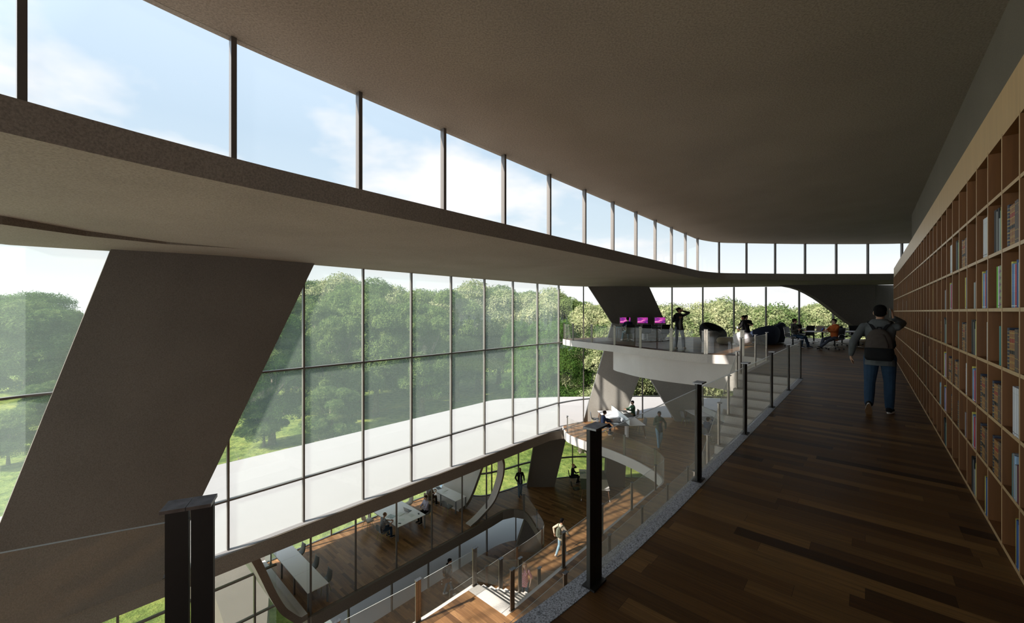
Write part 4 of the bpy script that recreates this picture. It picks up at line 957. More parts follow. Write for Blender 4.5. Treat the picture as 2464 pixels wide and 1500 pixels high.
flatthing('magazine', ST(11.5, 18.9, zt), DIRS+0.3, (0.34, 0.42, 0.01), M_mag, 'glossy magazine open near the plaid shirt man', 'magazine')
flatthing('notebook', ST(11.95, 18.75, zt), DIRS+0.2, (0.36, 0.28, 0.02), M_paper, 'white notebook between the two men on the wide table', 'notebook')
flatthing('sheet_of_paper', ST(11.7, 18.2, zt), DIRS+0.6, (0.21, 0.30, 0.003), M_paper, 'loose sheet by the plaid shirt man\'s hand', 'paper')
flatthing('phone', ST(11.42, 17.95, zt), DIRS+0.5, (0.08, 0.15, 0.01), M_plastic, 'black phone by the plaid shirt man\'s forearm', 'phone')
flatthing('phone', ST(12.65, 18.05, zt), DIRS-0.4, (0.08, 0.15, 0.01), M_plastic, 'black phone on the table corner by the white shirt man', 'phone')
flatthing('sheet_of_paper', ST(12.3, 18.2, zt), DIRS+0.1, (0.24, 0.30, 0.003), M_paper, 'pale sheet beside the white shirt man\'s phone', 'paper')
flatthing('notebook', ST(15.35, 19.2, zt), DIRS+0.1, (0.34, 0.24, 0.015), M_paper, 'white notebook beside the blue-screened laptop', 'notebook')
flatthing('sheet_of_paper', ST(15.15, 18.95, zt), DIRS+0.5, (0.21, 0.3, 0.003), M_paper, 'loose sheet next to the notebook on the narrow table', 'paper')
flatthing('stack_of_papers', ST(15.3, 20.25, zt), DIRS-0.3, (0.3, 0.24, 0.03), M_beige, 'tan stack of papers at the far end of the narrow table', 'papers')
# ================================================================ people
SKIN = {'light': flat('skin_light', (0.50, 0.30, 0.21), 0.55), 'tan': flat('skin_tan', (0.40, 0.22, 0.14), 0.55), 'brown': flat('skin_brown', (0.17, 0.075, 0.04), 0.55), 'pale': flat('skin_pale', (0.62, 0.43, 0.33), 0.55)}
CL = {}
def cloth(name, c, noise=0.12, ns=14):
    if name not in CL: CL[name] = flat('cloth_'+name, c, 0.9, spec=0.15, noise=noise, nscale=ns, bump=0.25)
    return CL[name]
def check_cloth(name, a, b, sc):
    m, nt, out = nmat('cloth_'+name); L = nt.links.new; bs = N(nt, 'ShaderNodeBsdfPrincipled'); bs.inputs['Roughness'].default_value = 0.9
    tc = N(nt, 'ShaderNodeTexCoord'); ck = N(nt, 'ShaderNodeTexChecker'); ck.inputs['Scale'].default_value = sc; ck.inputs[1].default_value = col4(a); ck.inputs[2].default_value = col4(b)
    L(tc.outputs['Object'], ck.inputs[0]); L(ck.outputs[0], bs.inputs['Base Color']); L(bs.outputs[0], out.inputs[0]); CL[name] = m; return m
cloth('hoodie_grey', (0.085, 0.09, 0.095)); cloth('denim', (0.028, 0.055, 0.10)); cloth('denim_light', (0.22, 0.33, 0.42)); cloth('denim_mid', (0.10, 0.15, 0.20)); cloth('black', (0.012, 0.012, 0.014)); cloth('navy', (0.014, 0.022, 0.05))
cloth('olive_hoodie', (0.10, 0.13, 0.10)); cloth('sweater_green', (0.055, 0.12, 0.075)); cloth('orange', (0.42, 0.10, 0.025)); cloth('grey_hoodie', (0.10, 0.10, 0.09)); cloth('slate', (0.07, 0.08, 0.11)); cloth('blue_hoodie', (0.08, 0.11, 0.18))
cloth('khaki', (0.24, 0.20, 0.14)); cloth('cream', (0.50, 0.42, 0.32)); cloth('brown_tee', (0.13, 0.11, 0.10)); cloth('lilac_shirt', (0.42, 0.40, 0.52)); cloth('sole', (0.55, 0.52, 0.48), 0.02); cloth('rubber', (0.16, 0.09, 0.045), 0.1); cloth('tanshoe', (0.22, 0.15, 0.09)); cloth('white', (0.62, 0.60, 0.60))
cloth('backpack_brown', (0.060, 0.048, 0.042)); cloth('backpack_black', (0.012, 0.012, 0.013)); cloth('backpack_sage', (0.14, 0.15, 0.11))
check_cloth('plaid_pink', (0.55, 0.16, 0.24), (0.70, 0.50, 0.52), 26); check_cloth('plaid_grey', (0.30, 0.30, 0.34), (0.07, 0.08, 0.10), 24)
HAIR = {'black': flat('hair_black', (0.006, 0.005, 0.005), 0.8, spec=0.08, bump=0.6, nscale=90), 'darkbrown': flat('hair_dark_brown', (0.020, 0.010, 0.008), 0.8, spec=0.1, bump=0.6, nscale=90), 'blond': flat('hair_strawberry', (0.40, 0.20, 0.10), 0.6, bump=0.6, nscale=90), 'shaved': flat('hair_shaved', (0.16, 0.09, 0.06), 0.8)}
M_eye = flat('eye_dark', (0.02, 0.015, 0.012), 0.3); M_lip = flat('lip', (0.30, 0.10, 0.08), 0.5)
BEARD = flat('stubble', (0.07, 0.035, 0.022), 0.8)

def V(*a): return Vector(a)
class Sculpt(MB):
    def ball(self, c, r, n=10, R=None):
        rx, ry, rz = (r, r, r) if not isinstance(r, (tuple, list)) else r
        vs = []; rows = n; cols = n+4
        R = R or Matrix.Identity(3)
        for i in range(rows+1):
            ph = math.pi*i/rows
            for k in range(cols):
                a = 2*math.pi*k/cols; s = max(math.sin(ph), 0.02)
                vs.append(Vector(c)+R @ Vector((rx*s*math.cos(a), ry*s*math.sin(a), rz*math.cos(ph))))
        fs = [(i*cols+k, i*cols+(k+1) % cols, (i+1)*cols+(k+1) % cols, (i+1)*cols+k) for i in range(rows) for k in range(cols)]
        fs += [tuple(range(cols-1, -1, -1)), tuple(rows*cols+k for k in range(cols))]
        return self.add(vs, fs)
    def limb(self, pts, rs, n=12):
        for p, r in zip(pts, rs): self.ball(p, r*0.985, 8)
        for i in range(len(pts)-1): self.tube(pts[i], pts[i+1], rs[i], n, rs[i+1])
        return self
    def torso(self, secs, right):
        """secs: (centre, rx, ry); sections square to the spine, right: unit vector"""
        n = 18; vs = []
        for i, (c, rx, ry) in enumerate(secs):
            d = (secs[min(i+1, len(secs)-1)][0]-secs[max(i-1, 0)][0]).normalized(); f = d.cross(right).normalized()*-1
            for k in range(n):
                a = 2*math.pi*k/n; ca, sa = math.cos(a), math.sin(a)
                vs.append(c+right*(rx*math.copysign(abs(ca)**0.85, ca))+f*(ry*math.copysign(abs(sa)**0.9, sa)))
        m = len(secs)
        fs = [(i*n+k, i*n+(k+1) % n, (i+1)*n+(k+1) % n, (i+1)*n+k) for i in range(m-1) for k in range(n)] + [tuple(range(n-1, -1, -1)), tuple((m-1)*n+k for k in range(n))]
        return self.add(vs, fs)
PENDING = []
def skinned(sc, name, mat, parent, vox, smooth=3):
    """fuse overlapping solids into one continuous surface"""
    me0 = sc.mesh(name+'_src', mat); o = bpy.data.objects.new(name, me0); C.objects.link(o); o.parent = parent
    r = o.modifiers.new('fuse', 'REMESH'); r.mode = 'VOXEL'; r.voxel_size = vox; r.use_smooth_shade = True
    s = o.modifiers.new('soften', 'SMOOTH'); s.iterations = smooth; s.factor = 0.5
    PENDING.append(o); return o
def bake_pending():
    bpy.context.view_layer.update(); dg = bpy.context.evaluated_depsgraph_get()
    for o in PENDING:
        ev = o.evaluated_get(dg); me = bpy.data.meshes.new_from_object(ev); me.name = o.name
        mats = list(o.data.materials); o.modifiers.clear(); o.data = me
        if not me.materials: 
            for m in mats: me.materials.append(m)
        me.polygons.foreach_set('use_smooth', [True]*len(me.polygons)); me.update()
    PENDING.clear()
def ik(a, b, l1, l2, hint):
    d = b-a; L = min(d.length, (l1+l2)*0.998); dn = d.normalized(); x = (l1*l1-l2*l2+L*L)/(2*L); h = math.sqrt(max(l1*l1-x*x, 0))
    hv = hint-dn*hint.dot(dn); hv = hv.normalized() if hv.length > 1e-4 else V(0, 0, -1)
    return a+dn*x+hv*h, a+dn*L
def hand(sk, wrist, fdir, palm_n, side, k, curl=0.35, fine=True):
    """palm plus five fingers; fdir along the fingers, palm_n out of the palm; side +1 puts the thumb on fdir x palm side"""
    f = fdir.normalized(); pn = (palm_n-f*palm_n.dot(f)).normalized(); sd = f.cross(pn)*side
    pc = wrist+f*0.045*k
    R = Matrix((sd, f, pn)).transposed()
    sk.ball(pc, (0.040*k, 0.052*k, 0.017*k), 8, R)
    for i, (off, ln) in enumerate(((-0.030, 0.066), (-0.010, 0.076), (0.011, 0.072), (0.031, 0.056))):
        b0 = wrist+f*0.082*k-sd*off*k*-1*-1; spread = -off*1.2
        c1 = curl*(1+0.12*i)
        d1 = (f+sd*(-off*2.2)+pn*c1*0.8).normalized(); d2 = (f*(1-c1*0.7)+sd*(-off*1.4)+pn*c1*1.7).normalized(); d3 = (f*(1-c1*1.3)+pn*c1*2.2).normalized()
        p1 = b0+d1*ln*0.45*k; p2 = p1+d2*ln*0.32*k; p3 = p2+d3*ln*0.25*k
        sk.limb([b0-f*0.02*k, p1, p2, p3], [0.0095*k, 0.0088*k, 0.0080*k, 0.0070*k], 8)
    t0 = wrist+f*0.025*k+sd*0.030*k; t1 = t0+(sd*0.75+f*0.55+pn*0.25).normalized()*0.038*k; t2 = t1+(f*0.8+sd*0.25+pn*0.45).normalized()*0.030*k
    sk.limb([wrist+f*0.02*k, t0, t1, t2], [0.014*k, 0.0125*k, 0.0105*k, 0.008*k], 8)

def person(loc, rz, H, label, skin='light', hair=('black', 'short'), top=('black', 'long'), legs=('denim', 'long'), shoes='black', sole='sole',
           pelvis=(0, 0, 0.93), lean=0.0, twist=0.0, headyaw=0.0, headpitch=0.0, hands=None, elbows=None, feet=None, knees=None, female=False, hood=False, openj=None, vox=0.0105, build=1.0, fdirs=None, collar=None, beard=False, tie=False, text=None, curls=None, extra=None, skirt=False):
    r = root('person', loc, rz, label, 'person')
    k = H/1.75; K = lambda *a: V(*a)*k
    P = V(*pelvis)*k
    up = V(0, math.sin(lean), math.cos(lean)); right = V(math.cos(twist), math.sin(twist), 0); fw = up.cross(right)*-1
    fw = V(-math.sin(twist)*math.cos(lean), math.cos(twist)*math.cos(lean), -math.sin(lean)).normalized()
    sp = lambda u, f=0.0, x=0.0: P+up*u*k+fw*f*k+right*x*k
    shw = (0.160 if female else 0.182)*build
    SHL, SHR = sp(0.462, -0.01, -shw), sp(0.462, -0.01, shw)
    neck, hc = sp(0.545, 0.0), sp(0.70, 0.035)
    hr = Matrix.Rotation(headyaw, 3, 'Z') @ Matrix.Rotation(-headpitch-lean*0.35, 3, 'X')
    seated = pelvis[2] < 0.75
    if feet is None: feet = {'L': (-0.10, 0.0, 0.0), 'R': (0.10, 0.0, 0.0)}
    hands = hands or {}; elbows = elbows or {}; knees = knees or {}; fdirs = fdirs or {}; curls = curls or {}
    body = Sculpt(); topm = Sculpt(); legm = Sculpt()
    b = build
    # torso
    w0 = 0.88 if female else 1.0
    secs = [(sp(-0.07), 0.125*b, 0.095*b), (sp(0.02), 0.150*b, 0.105*b), (sp(0.14), 0.128*b*w0, 0.092*b), (sp(0.27), 0.142*b*w0, 0.102*b), (sp(0.38), 0.158*b*w0, 0.110*b), (sp(0.46, -0.005), 0.158*b*w0, 0.092*b), (sp(0.505, -0.01), 0.118*b, 0.075*b), (sp(0.545, -0.005), 0.052, 0.052)]
    sc = lambda g: [(c, rx*k+g*k, ry*k+g*k) for c, rx, ry in secs]
    body.torso(sc(-0.012), right)
    top_secs = sc(0.018); top_secs[0] = (sp(-0.15), (0.158*b+0.018)*k, (0.114*b+0.02)*k); top_secs[-1] = (sp(0.535, -0.005), 0.066*k, 0.066*k)
    topm.torso(top_secs, right)
    if female: topm.ball(sp(0.36, 0.085, -0.07), 0.062*k); topm.ball(sp(0.36, 0.085, 0.07), 0.062*k)
    for S_q in (SHL, SHR): topm.limb([sp(0.525, -0.012), (sp(0.505, -0.012)).lerp(S_q, 0.55)+up*0.018*k, S_q+up*0.004*k], [0.050*k, 0.052*k, 0.052*b*k])
    # neck + head
    body.limb([sp(0.50, -0.01), sp(0.60, 0.008)], [0.056*k, 0.051*k])
    HB = lambda x, y, z: hc+hr @ (V(x, y, z)*k)
    body.ball(HB(0, -0.008, 0.025), (0.074*k, 0.092*k, 0.092*k), 14, hr)
    body.ball(HB(0, 0.014, -0.03), (0.062*k, 0.074*k, 0.080*k), 14, hr)
    body.ball(HB(0, 0.055, -0.082), (0.028*k, 0.024*k, 0.022*k), 8, hr)
    body.limb([HB(0, 0.082, 0.012), HB(0, 0.104, -0.025)], [0.009*k, 0.014*k], 8)
    body.ball(HB(0, 0.080, 0.022), (0.044*k, 0.012*k, 0.010*k), 8, hr)
    body.ball(HB(0, 0.086, -0.055), (0.024*k, 0.010*k, 0.010*k), 8, hr)
    for s in (-1, 1): body.ball(HB(s*0.076, -0.006, -0.008), (0.012*k, 0.020*k, 0.032*k), 8, hr)
    # arms
    for sd_, S in (('L', SHL), ('R', SHR)):
        sg = -1 if sd_ == 'L' else 1
        tgt = V(*hands[sd_])*k if sd_ in hands else S+right*sg*0.08*k+V(0, 0.02, -0.56)*k
        hint = V(*elbows[sd_]) if sd_ in elbows else V(sg*0.5, -1.0, -0.2)
        el, wr = ik(S, tgt, 0.285*k, 0.255*k, hint)
        rs = [0.052*b*k, 0.048*b*k, 0.039*b*k, 0.036*b*k, 0.025*k]
        pts = [S, S.lerp(el, 0.5), el, el.lerp(wr, 0.4), wr]
        body.limb([p for p in pts], [x*0.93 for x in rs])
        fd = V(*fdirs[sd_][0]) if sd_ in fdirs else (wr-el).normalized()
        pn = V(*fdirs[sd_][1]) if sd_ in fdirs else V(-sg, 0, 0)
        side = (1 if (fd.cross(pn)).dot(V(0, 1, 0.3)) > 0 else -1) if sd_ not in fdirs or len(fdirs[sd_]) < 3 else fdirs[sd_][2]
        hand(body, wr, fd, pn, side, k, curls.get(sd_, 0.35))
        g = 0.014*k
        if top[1] == 'long': topm.limb([S+V(0, 0, 0.01*k), S.lerp(el, 0.5), el, el.lerp(wr, 0.5), el.lerp(wr, 0.93)], [0.053*b*k, 0.051*b*k+g*.3, 0.048*b*k+g*.4, 0.043*b*k+g*.2, 0.036*k])
        elif top[1] == 'short': topm.limb([S+V(0, 0, 0.01*k), S.lerp(el, 0.45), S.lerp(el, 0.75)], [0.064*b*k, 0.060*b*k, 0.060*b*k])
        elif top[1] == 'rolled': topm.limb([S+V(0, 0, 0.01*k), S.lerp(el, 0.5), el, el.lerp(wr, 0.25)], [0.060*b*k, 0.056*b*k, 0.050*b*k, 0.046*b*k])
    # legs
    for sd_ in ('L', 'R'):
        sg = -1 if sd_ == 'L' else 1
        hip = P+right*sg*0.088*b*k+V(0, 0, -0.02*k); ft = feet[sd_]; an = V(ft[0], ft[1], ft[2]+0.085)*k
        hint = V(*knees[sd_]) if sd_ in knees else V(sg*0.1, 1, 0.1)
        kn, an = ik(hip, an, 0.425*k, 0.415*k, hint)
        body.limb([hip, kn, an], [0.075*b*k, 0.050*b*k, 0.034*k])
        lw = 0.012*k
        if legs[1] == 'long': legm.limb([hip, hip.lerp(kn, 0.5), kn, kn.lerp(an, 0.45), kn.lerp(an, 0.97)], [0.096*b*k, 0.083*b*k, 0.066*b*k, 0.063*b*k, 0.056*k])
        yaw = ft[3] if len(ft) > 3 else sg*-0.12; pit = ft[4] if len(ft) > 4 else 0.0
        Rf = Matrix.Rotation(yaw, 3, 'Z') @ Matrix.Rotation(pit, 3, 'X')
        body.ball(an+Rf @ (V(0, 0.06, -0.045)*k), (0.036*k, 0.10*k, 0.03*k), 8, Rf)
        sh = Sculpt()
        sh.ball(an+Rf @ (V(0, -0.02, -0.03)*k), (0.043*k, 0.055*k, 0.055*k), 10, Rf); sh.ball(an+Rf @ (V(0, 0.075, -0.042)*k), (0.046*k, 0.085*k, 0.034*k), 10, Rf); sh.ball(an+Rf @ (V(0, 0.14, -0.052)*k), (0.043*k, 0.048*k, 0.026*k), 10, Rf)
        so_ = skinned(sh, 'shoe', cloth(shoes, (0.02, 0.02, 0.02)), r, max(vox, 0.008), 2)
        sm = MB(); pr = []
        for i in range(16):
            a = 2*math.pi*i/16; y = 0.052+0.128*math.sin(a); x = (0.040 if y > 0.05 else 0.034)*math.cos(a)*(1.12 if y > 0.09 else 1.0); pr.append((x, y))
        vs = [an+Rf @ (V(x*1.08, y, z)*k) for z in (-0.0845, -0.060) for x, y in pr]
        sm.add(vs, [tuple(range(15, -1, -1)), tuple(range(16, 32))] + [(i, (i+1) % 16, 16+(i+1) % 16, 16+i) for i in range(16)])
        sm.mi[0] = 1
        sm.build('sole', [cloth(sole, (.5, .5, .5)), CL['rubber']], so_)
    if legs[1] == 'long': legm.torso([(P-up*0.09*k, 0.150*b*k, 0.112*b*k), (P, 0.160*b*k, 0.118*b*k), (P+up*0.08*k, 0.150*b*k, 0.108*b*k)], right)
    skinned(body, 'body', SKIN[skin], r, vox, 3)
    skinned(topm, 'top', CL[top[0]], r, vox, 3)
    skinned(legm, 'trousers', CL[legs[0]], r, vox, 3)
    # face
    for s in (-1, 1): Sculpt().ball(HB(s*0.029, 0.0785, 0.004), (0.013*k, 0.007*k, 0.008*k), 6, hr).build('eye', M_eye, r, smooth=True)
    Sculpt().ball(HB(0, 0.0885, -0.054), (0.022*k, 0.006*k, 0.006*k), 6, hr).build('mouth', M_lip, r, smooth=True)
    if beard: bd = Sculpt(); bd.ball(HB(0, 0.030, -0.072), (0.060*k, 0.056*k, 0.040*k), 10, hr); bd.build('beard', BEARD, r, smooth=True)
    # hair
    hm = Sculpt(); st = hair[1]
    if st == 'shaved':
        hm.ball(HB(0, -0.018, 0.040), (0.0765*k, 0.092*k, 0.082*k), 12, hr)
    else:
        hm.ball(HB(0, -0.020, 0.048), (0.084*k, 0.098*k, 0.082*k), 12, hr); hm.ball(HB(0, -0.045, 0.0), (0.078*k, 0.068*k, 0.075*k), 12, hr)
        if st in ('short', 'mop', 'long'): hm.ball(HB(0, 0.050, 0.078), (0.066*k, 0.042*k, 0.034*k), 10, hr)
        if st == 'mop':
            hm.ball(HB(0, 0.070, 0.052), (0.060*k, 0.024*k, 0.030*k), 10, hr)
            for s in (-1, 1): hm.ball(HB(s*0.066, 0.0, 0.012), (0.020*k, 0.045*k, 0.045*k), 10, hr)
        if st in ('bun', 'topbun'):
            hm.ball(HB(0, -0.118, 0.055 if st == 'bun' else 0.085), (0.036*k, 0.036*k, 0.034*k), 10, hr); hm.ball(HB(0, 0.040, 0.075), (0.064*k, 0.045*k, 0.032*k), 10, hr)
        if st == 'long':
            for s in (-1, 1): hm.limb([HB(s*0.068, -0.02, 0.03), HB(s*0.082, -0.02, -0.06), HB(s*0.085, 0.0, -0.16), HB(s*0.075, 0.03, -0.25)], [0.030*k, 0.032*k, 0.034*k, 0.022*k])
            hm.limb([HB(0, -0.07, 0.0), HB(0, -0.09, -0.12), HB(0, -0.085, -0.25)], [0.065*k, 0.07*k, 0.05*k])
    skinned(hm, 'hair', HAIR[hair[0]], r, vox, 1)
    if hood:
        hd = Sculpt(); cc = sp(0.545, -0.045)
        hd.torso([(sp(0.42, -0.075), 0.075*k, 0.045*k), (sp(0.46, -0.065), 0.130*k, 0.075*k), (sp(0.51, -0.045), 0.150*k, 0.098*k), (sp(0.555, -0.035), 0.125*k, 0.100*k), (sp(0.59, -0.035), 0.092*k, 0.082*k)], right)
        skinned(hd, 'hood', CL[top[0]], r, vox, 2)
    if openj:
        q = Sculpt(); q.torso([(sp(-0.11, 0.062), 0.078*b*k, 0.085*k), (sp(0.2, 0.052), 0.070*b*k, 0.082*k), (sp(0.44, 0.045), 0.060*b*k, 0.080*k)], right); skinned(q, 'shirt_front', CL[openj], r, vox, 2)
    if collar:
        q = Sculpt(); q.torso([(sp(0.50, 0.0), 0.072*k, 0.070*k), (sp(0.56, 0.006), 0.062*k, 0.062*k)], right); skinned(q, 'collar', CL[collar], r, vox, 1)
    if tie:
        c0, c1 = sp(0.50, 0.075), sp(0.14, 0.125); MB().bar(c0, c1, 0.03*k, 0.008*k, up=fw, w2=0.05*k).build('tie', CL['black'], r)
    if text:
        m = MB(); z0 = 0.31; bar = lambda x0, z_0, x1, z_1: m.bar(sp(z_0, 0.142*b, x0), sp(z_1, 0.142*b, x1), 0.014*k, 0.006*k, up=fw)
        # the digits 7 1 0 across the chest, read from the front (mirrored x)
        bar(0.11, 0.36, 0.055, 0.36); bar(0.058, 0.36, 0.085, 0.25); bar(0.01, 0.36, 0.01, 0.25); bar(0.025, 0.345, 0.01, 0.36)
        for a_, b_ in (((-.04, .36), (-.085, .36)), ((-.085, .36), (-.085, .25)), ((-.085, .25), (-.04, .25)), ((-.04, .25), (-.04, .36))): bar(a_[0], a_[1], b_[0], b_[1])
        m.build('chest_lettering', cloth('letters', (0.26, 0.26, 0.25)), r)
    r['_k'] = k
    return r, sp
def worn(name, r, sp, k, label, cat, colors, w=0.29, h=0.44, d=0.15, drop=0.02):
    """a backpack hanging from the shoulders of r"""
    br = root(name, r.location, r.rotation_euler[2], label, cat)
    M = lambda u, f, x: sp(u, f, x)
    m = Sculpt(); b0 = -0.13
    top_ = 0.47-drop
    right = (sp(0, 0, 1)-sp(0, 0, 0)).normalized()
    m.torso([(sp(top_-h, b0-d*0.5), w*0.42*k, d*0.42*k), (sp(top_-h*0.93, b0-d*0.5), w*0.50*k, d*0.52*k), (sp(top_-h*0.6, b0-d*0.5), w*0.50*k, d*0.52*k), (sp(top_-h*0.28, b0-d*0.48), w*0.46*k, d*0.48*k), (sp(top_-h*0.08, b0-d*0.42), w*0.33*k, d*0.36*k), (sp(top_, b0-d*0.38), w*0.18*k, d*0.22*k)], right)
    skinned(m, 'pack_body', colors[0], br, 0.009, 3)
    m = Sculpt(); m.torso([(sp(top_-h*1.0, b0-d*0.52), w*0.44*k, d*0.46*k), (sp(top_-h*0.92, b0-d*0.52), w*0.515*k, d*0.56*k), (sp(top_-h*0.60, b0-d*0.52), w*0.515*k, d*0.56*k)], right); skinned(m, 'lower_panel', colors[1], br, 0.009, 1)
    m = Sculpt(); m.torso([(sp(top_-h*0.60, b0-d*1.02), w*0.34*k, 0.030*k), (sp(top_-h*0.52, b0-d*1.0), w*0.36*k, 0.036*k), (sp(top_-h*0.25, b0-d*0.86), w*0.26*k, 0.034*k), (sp(top_-h*0.15, b0-d*0.80), w*0.20*k, 0.02*k)], right); skinned(m, 'front_pocket', colors[0], br, 0.009, 1)
    for s in (-1, 1):
        pts = catmull([sp(top_-0.02, b0-0.02, s*0.05), sp(0.50, b0+0.015, s*0.10), sp(0.545, -0.045, s*0.135), sp(0.545, 0.035, s*0.14), sp(0.46, 0.115, s*0.135), sp(0.30, 0.135, s*0.15), sp(0.16, 0.06, s*0.17), sp(0.10, b0, s*0.13)], 3)
        q = MB()
        for a_, b_ in zip(pts[:-1], pts[1:]): q.bar(a_, b_, 0.045*k, 0.016*k, up=(a_-sp(0.3))) 
        skinned(q, 'strap', colors[1], br, 0.009, 1)
        MB().tube(sp(top_-h*0.2, b0-d*0.9, s*w*0.16), sp(top_-h*0.52, b0-d*1.06, s*w*0.2), 0.004*k, 6).build('zip', colors[1], br)
    skinned(Sculpt().limb([sp(top_-0.01, b0-0.02, -0.03), sp(top_+0.035, b0-0.02, -0.02), sp(top_+0.035, b0-0.02, 0.02), sp(top_-0.01, b0-0.02, 0.03)], [0.009*k]*4), 'loop_handle', colors[1], br, 0.007, 1)
    return br
def held(name, r, local, size, mat, label, cat, rot=(0, 0, 0)):
    Rz = Matrix.Rotation(r.rotation_euler[2], 3, 'Z'); loc = Vector(r.location)+Rz @ Vector(local)
    o = MB().box((0, 0, 0), size).build(name, mat, None, bevel=0.003); o.location = loc
    o.rotation_euler = (Rz.to_4x4() @ Matrix.Rotation(rot[2], 4, 'Z') @ Matrix.Rotation(rot[1], 4, 'Y') @ Matrix.Rotation(rot[0], 4, 'X')).to_euler(); return tag(o, label, cat)

# 1 the man walking down the corridor (seen from behind)
wm = Vector((5.93, 6.42, 0)); hd_ = head((0.72, 0.69))
r, sp = person(wm, hd_, 1.76, 'person in a grey hoodie and blue jeans walking down the corridor, phone to ear', 'tan', ('black', 'short'), ('hoodie_grey', 'long'), ('denim', 'long'), 'black', 'sole', pelvis=(0.0, 0.02, 0.925), lean=0.04,
    hands={'L': (-0.355, 0.0, 0.915), 'R': (0.150, 0.085, 1.545)}, elbows={'L': (-0.35, -1, 0), 'R': (0.55, 0.75, -0.9)}, fdirs={'L': ((-0.0, 0.35, -1), (1, 0.2, 0.1), 1), 'R': ((-0.08, 0.02, 1), (-1, 0.15, 0), -1)}, curls={'L': 0.25, 'R': 0.22},
    feet={'L': (-0.115, -0.20, 0.085, 0.06, -1.05), 'R': (0.105, 0.16, 0.0, -0.12)}, hood=True, vox=0.0058, build=1.09)
pack = worn('backpack', r, sp, r['_k'], 'brown and black backpack worn by the man in the corridor', 'backpack', (CL['backpack_brown'], CL['backpack_black']), 0.335, 0.49, 0.15, 0.045)
held('phone', r, (0.122, 0.075, 1.625), (0.012, 0.072, 0.15), M_dark, 'dark phone held to the ear by the man in the corridor', 'phone', (0.15, 0, 0.1))

# 2 standing man on the phone in the lounge
r, sp = person((7.43, 17.72, 0), math.radians(182), 1.83, 'person in a black jacket with a hair bun, standing on the phone in the lounge', 'brown', ('black', 'bun'), ('black', 'long'), ('slate', 'long'), 'tanshoe', 'tanshoe', headyaw=0.9, headpitch=-0.15,
    hands={'L': (-0.10, 0.13, 1.60), 'R': (0.08, 0.17, 1.30)}, elbows={'L': (-1, 0.1, -0.5), 'R': (1, 0.1, -1)}, fdirs={'L': ((0.1, 0.0, 1), (1, 0, 0)), 'R': ((-1, 0.3, 0.4), (0, -1, 0))},
    feet={'L': (-0.17, 0.05, 0.0, 0.2), 'R': (0.15, 0.0, 0.0, -0.1)}, hood=True, openj='grey_hoodie', beard=True)
held('phone', r, (-0.10, 0.12, 1.72), (0.012, 0.07, 0.14), M_dark, 'phone at the ear of the man with the hair bun in the lounge', 'phone')
# 3 boy in navy at the computers
person((6.52, 22.30, 0), math.radians(3), 1.72, 'person in a navy T-shirt sitting at the first computer, back to us', 'pale', ('darkbrown', 'mop'), ('navy', 'short'), ('denim_light', 'long'), 'white', pelvis=(0, -0.02, 0.56), lean=0.16, headpitch=-0.1,
    hands={'L': (-0.20, 0.42, 0.80), 'R': (0.14, 0.44, 0.80)}, elbows={'L': (-0.8, -0.3, -1), 'R': (0.8, -0.3, -1)}, feet={'L': (-0.24, 0.36, 0.0), 'R': (0.14, 0.36, 0.0)})
# 4 woman in black with a cup, 5 man in black T-shirt
r, sp = person((11.28, 19.3, 0), math.radians(28), 1.68, 'person in a black hoodie sitting on the pale footstool holding a cup', 'brown', ('black', 'bun'), ('black', 'long'), ('white', 'long'), 'white', pelvis=(0, 0, 0.70), lean=0.05, headyaw=0.9, female=True,
    hands={'L': (-0.30, 0.12, 0.84), 'R': (0.20, 0.30, 0.80)}, elbows={'L': (-1, -0.6, -0.3)}, feet={'L': (-0.10, 0.42, 0.0), 'R': (0.12, 0.40, 0.0)}, hood=True)
Rz = Matrix.Rotation(r.rotation_euler[2], 3, 'Z'); cupl = Vector(r.location)+Rz @ Vector((-0.31, 0.17, 0.82))
c_ = root('paper_cup', cupl, 0, 'white paper cup in the hand of the woman in black', 'cup'); MB().lathe([(0.026, 0), (0.036, 0.10)], (0, 0, 0), 14).build('cup_body', M_paper, c_, smooth=True); MB().lathe([(0.038, 0.10), (0.036, 0.115)], (0, 0, 0), 14).build('lid', M_dark, c_)
person((12.62, 21.45, 0), math.radians(150), 1.76, 'person in a black T-shirt looking down behind the navy lounge chair', 'light', ('black', 'mop'), ('black', 'short'), ('black', 'long'), 'black', pelvis=(0, 0, 0.66), lean=0.20, headpitch=-0.35, headyaw=0.1,
    hands={'L': (-0.05, 0.28, 1.00), 'R': (0.12, 0.30, 0.95)}, elbows={'L': (-1, -0.2, -0.5), 'R': (1, 0, -1)}, feet={'L': (-0.12, 0.42, 0.0), 'R': (0.12, 0.42, 0.0)})
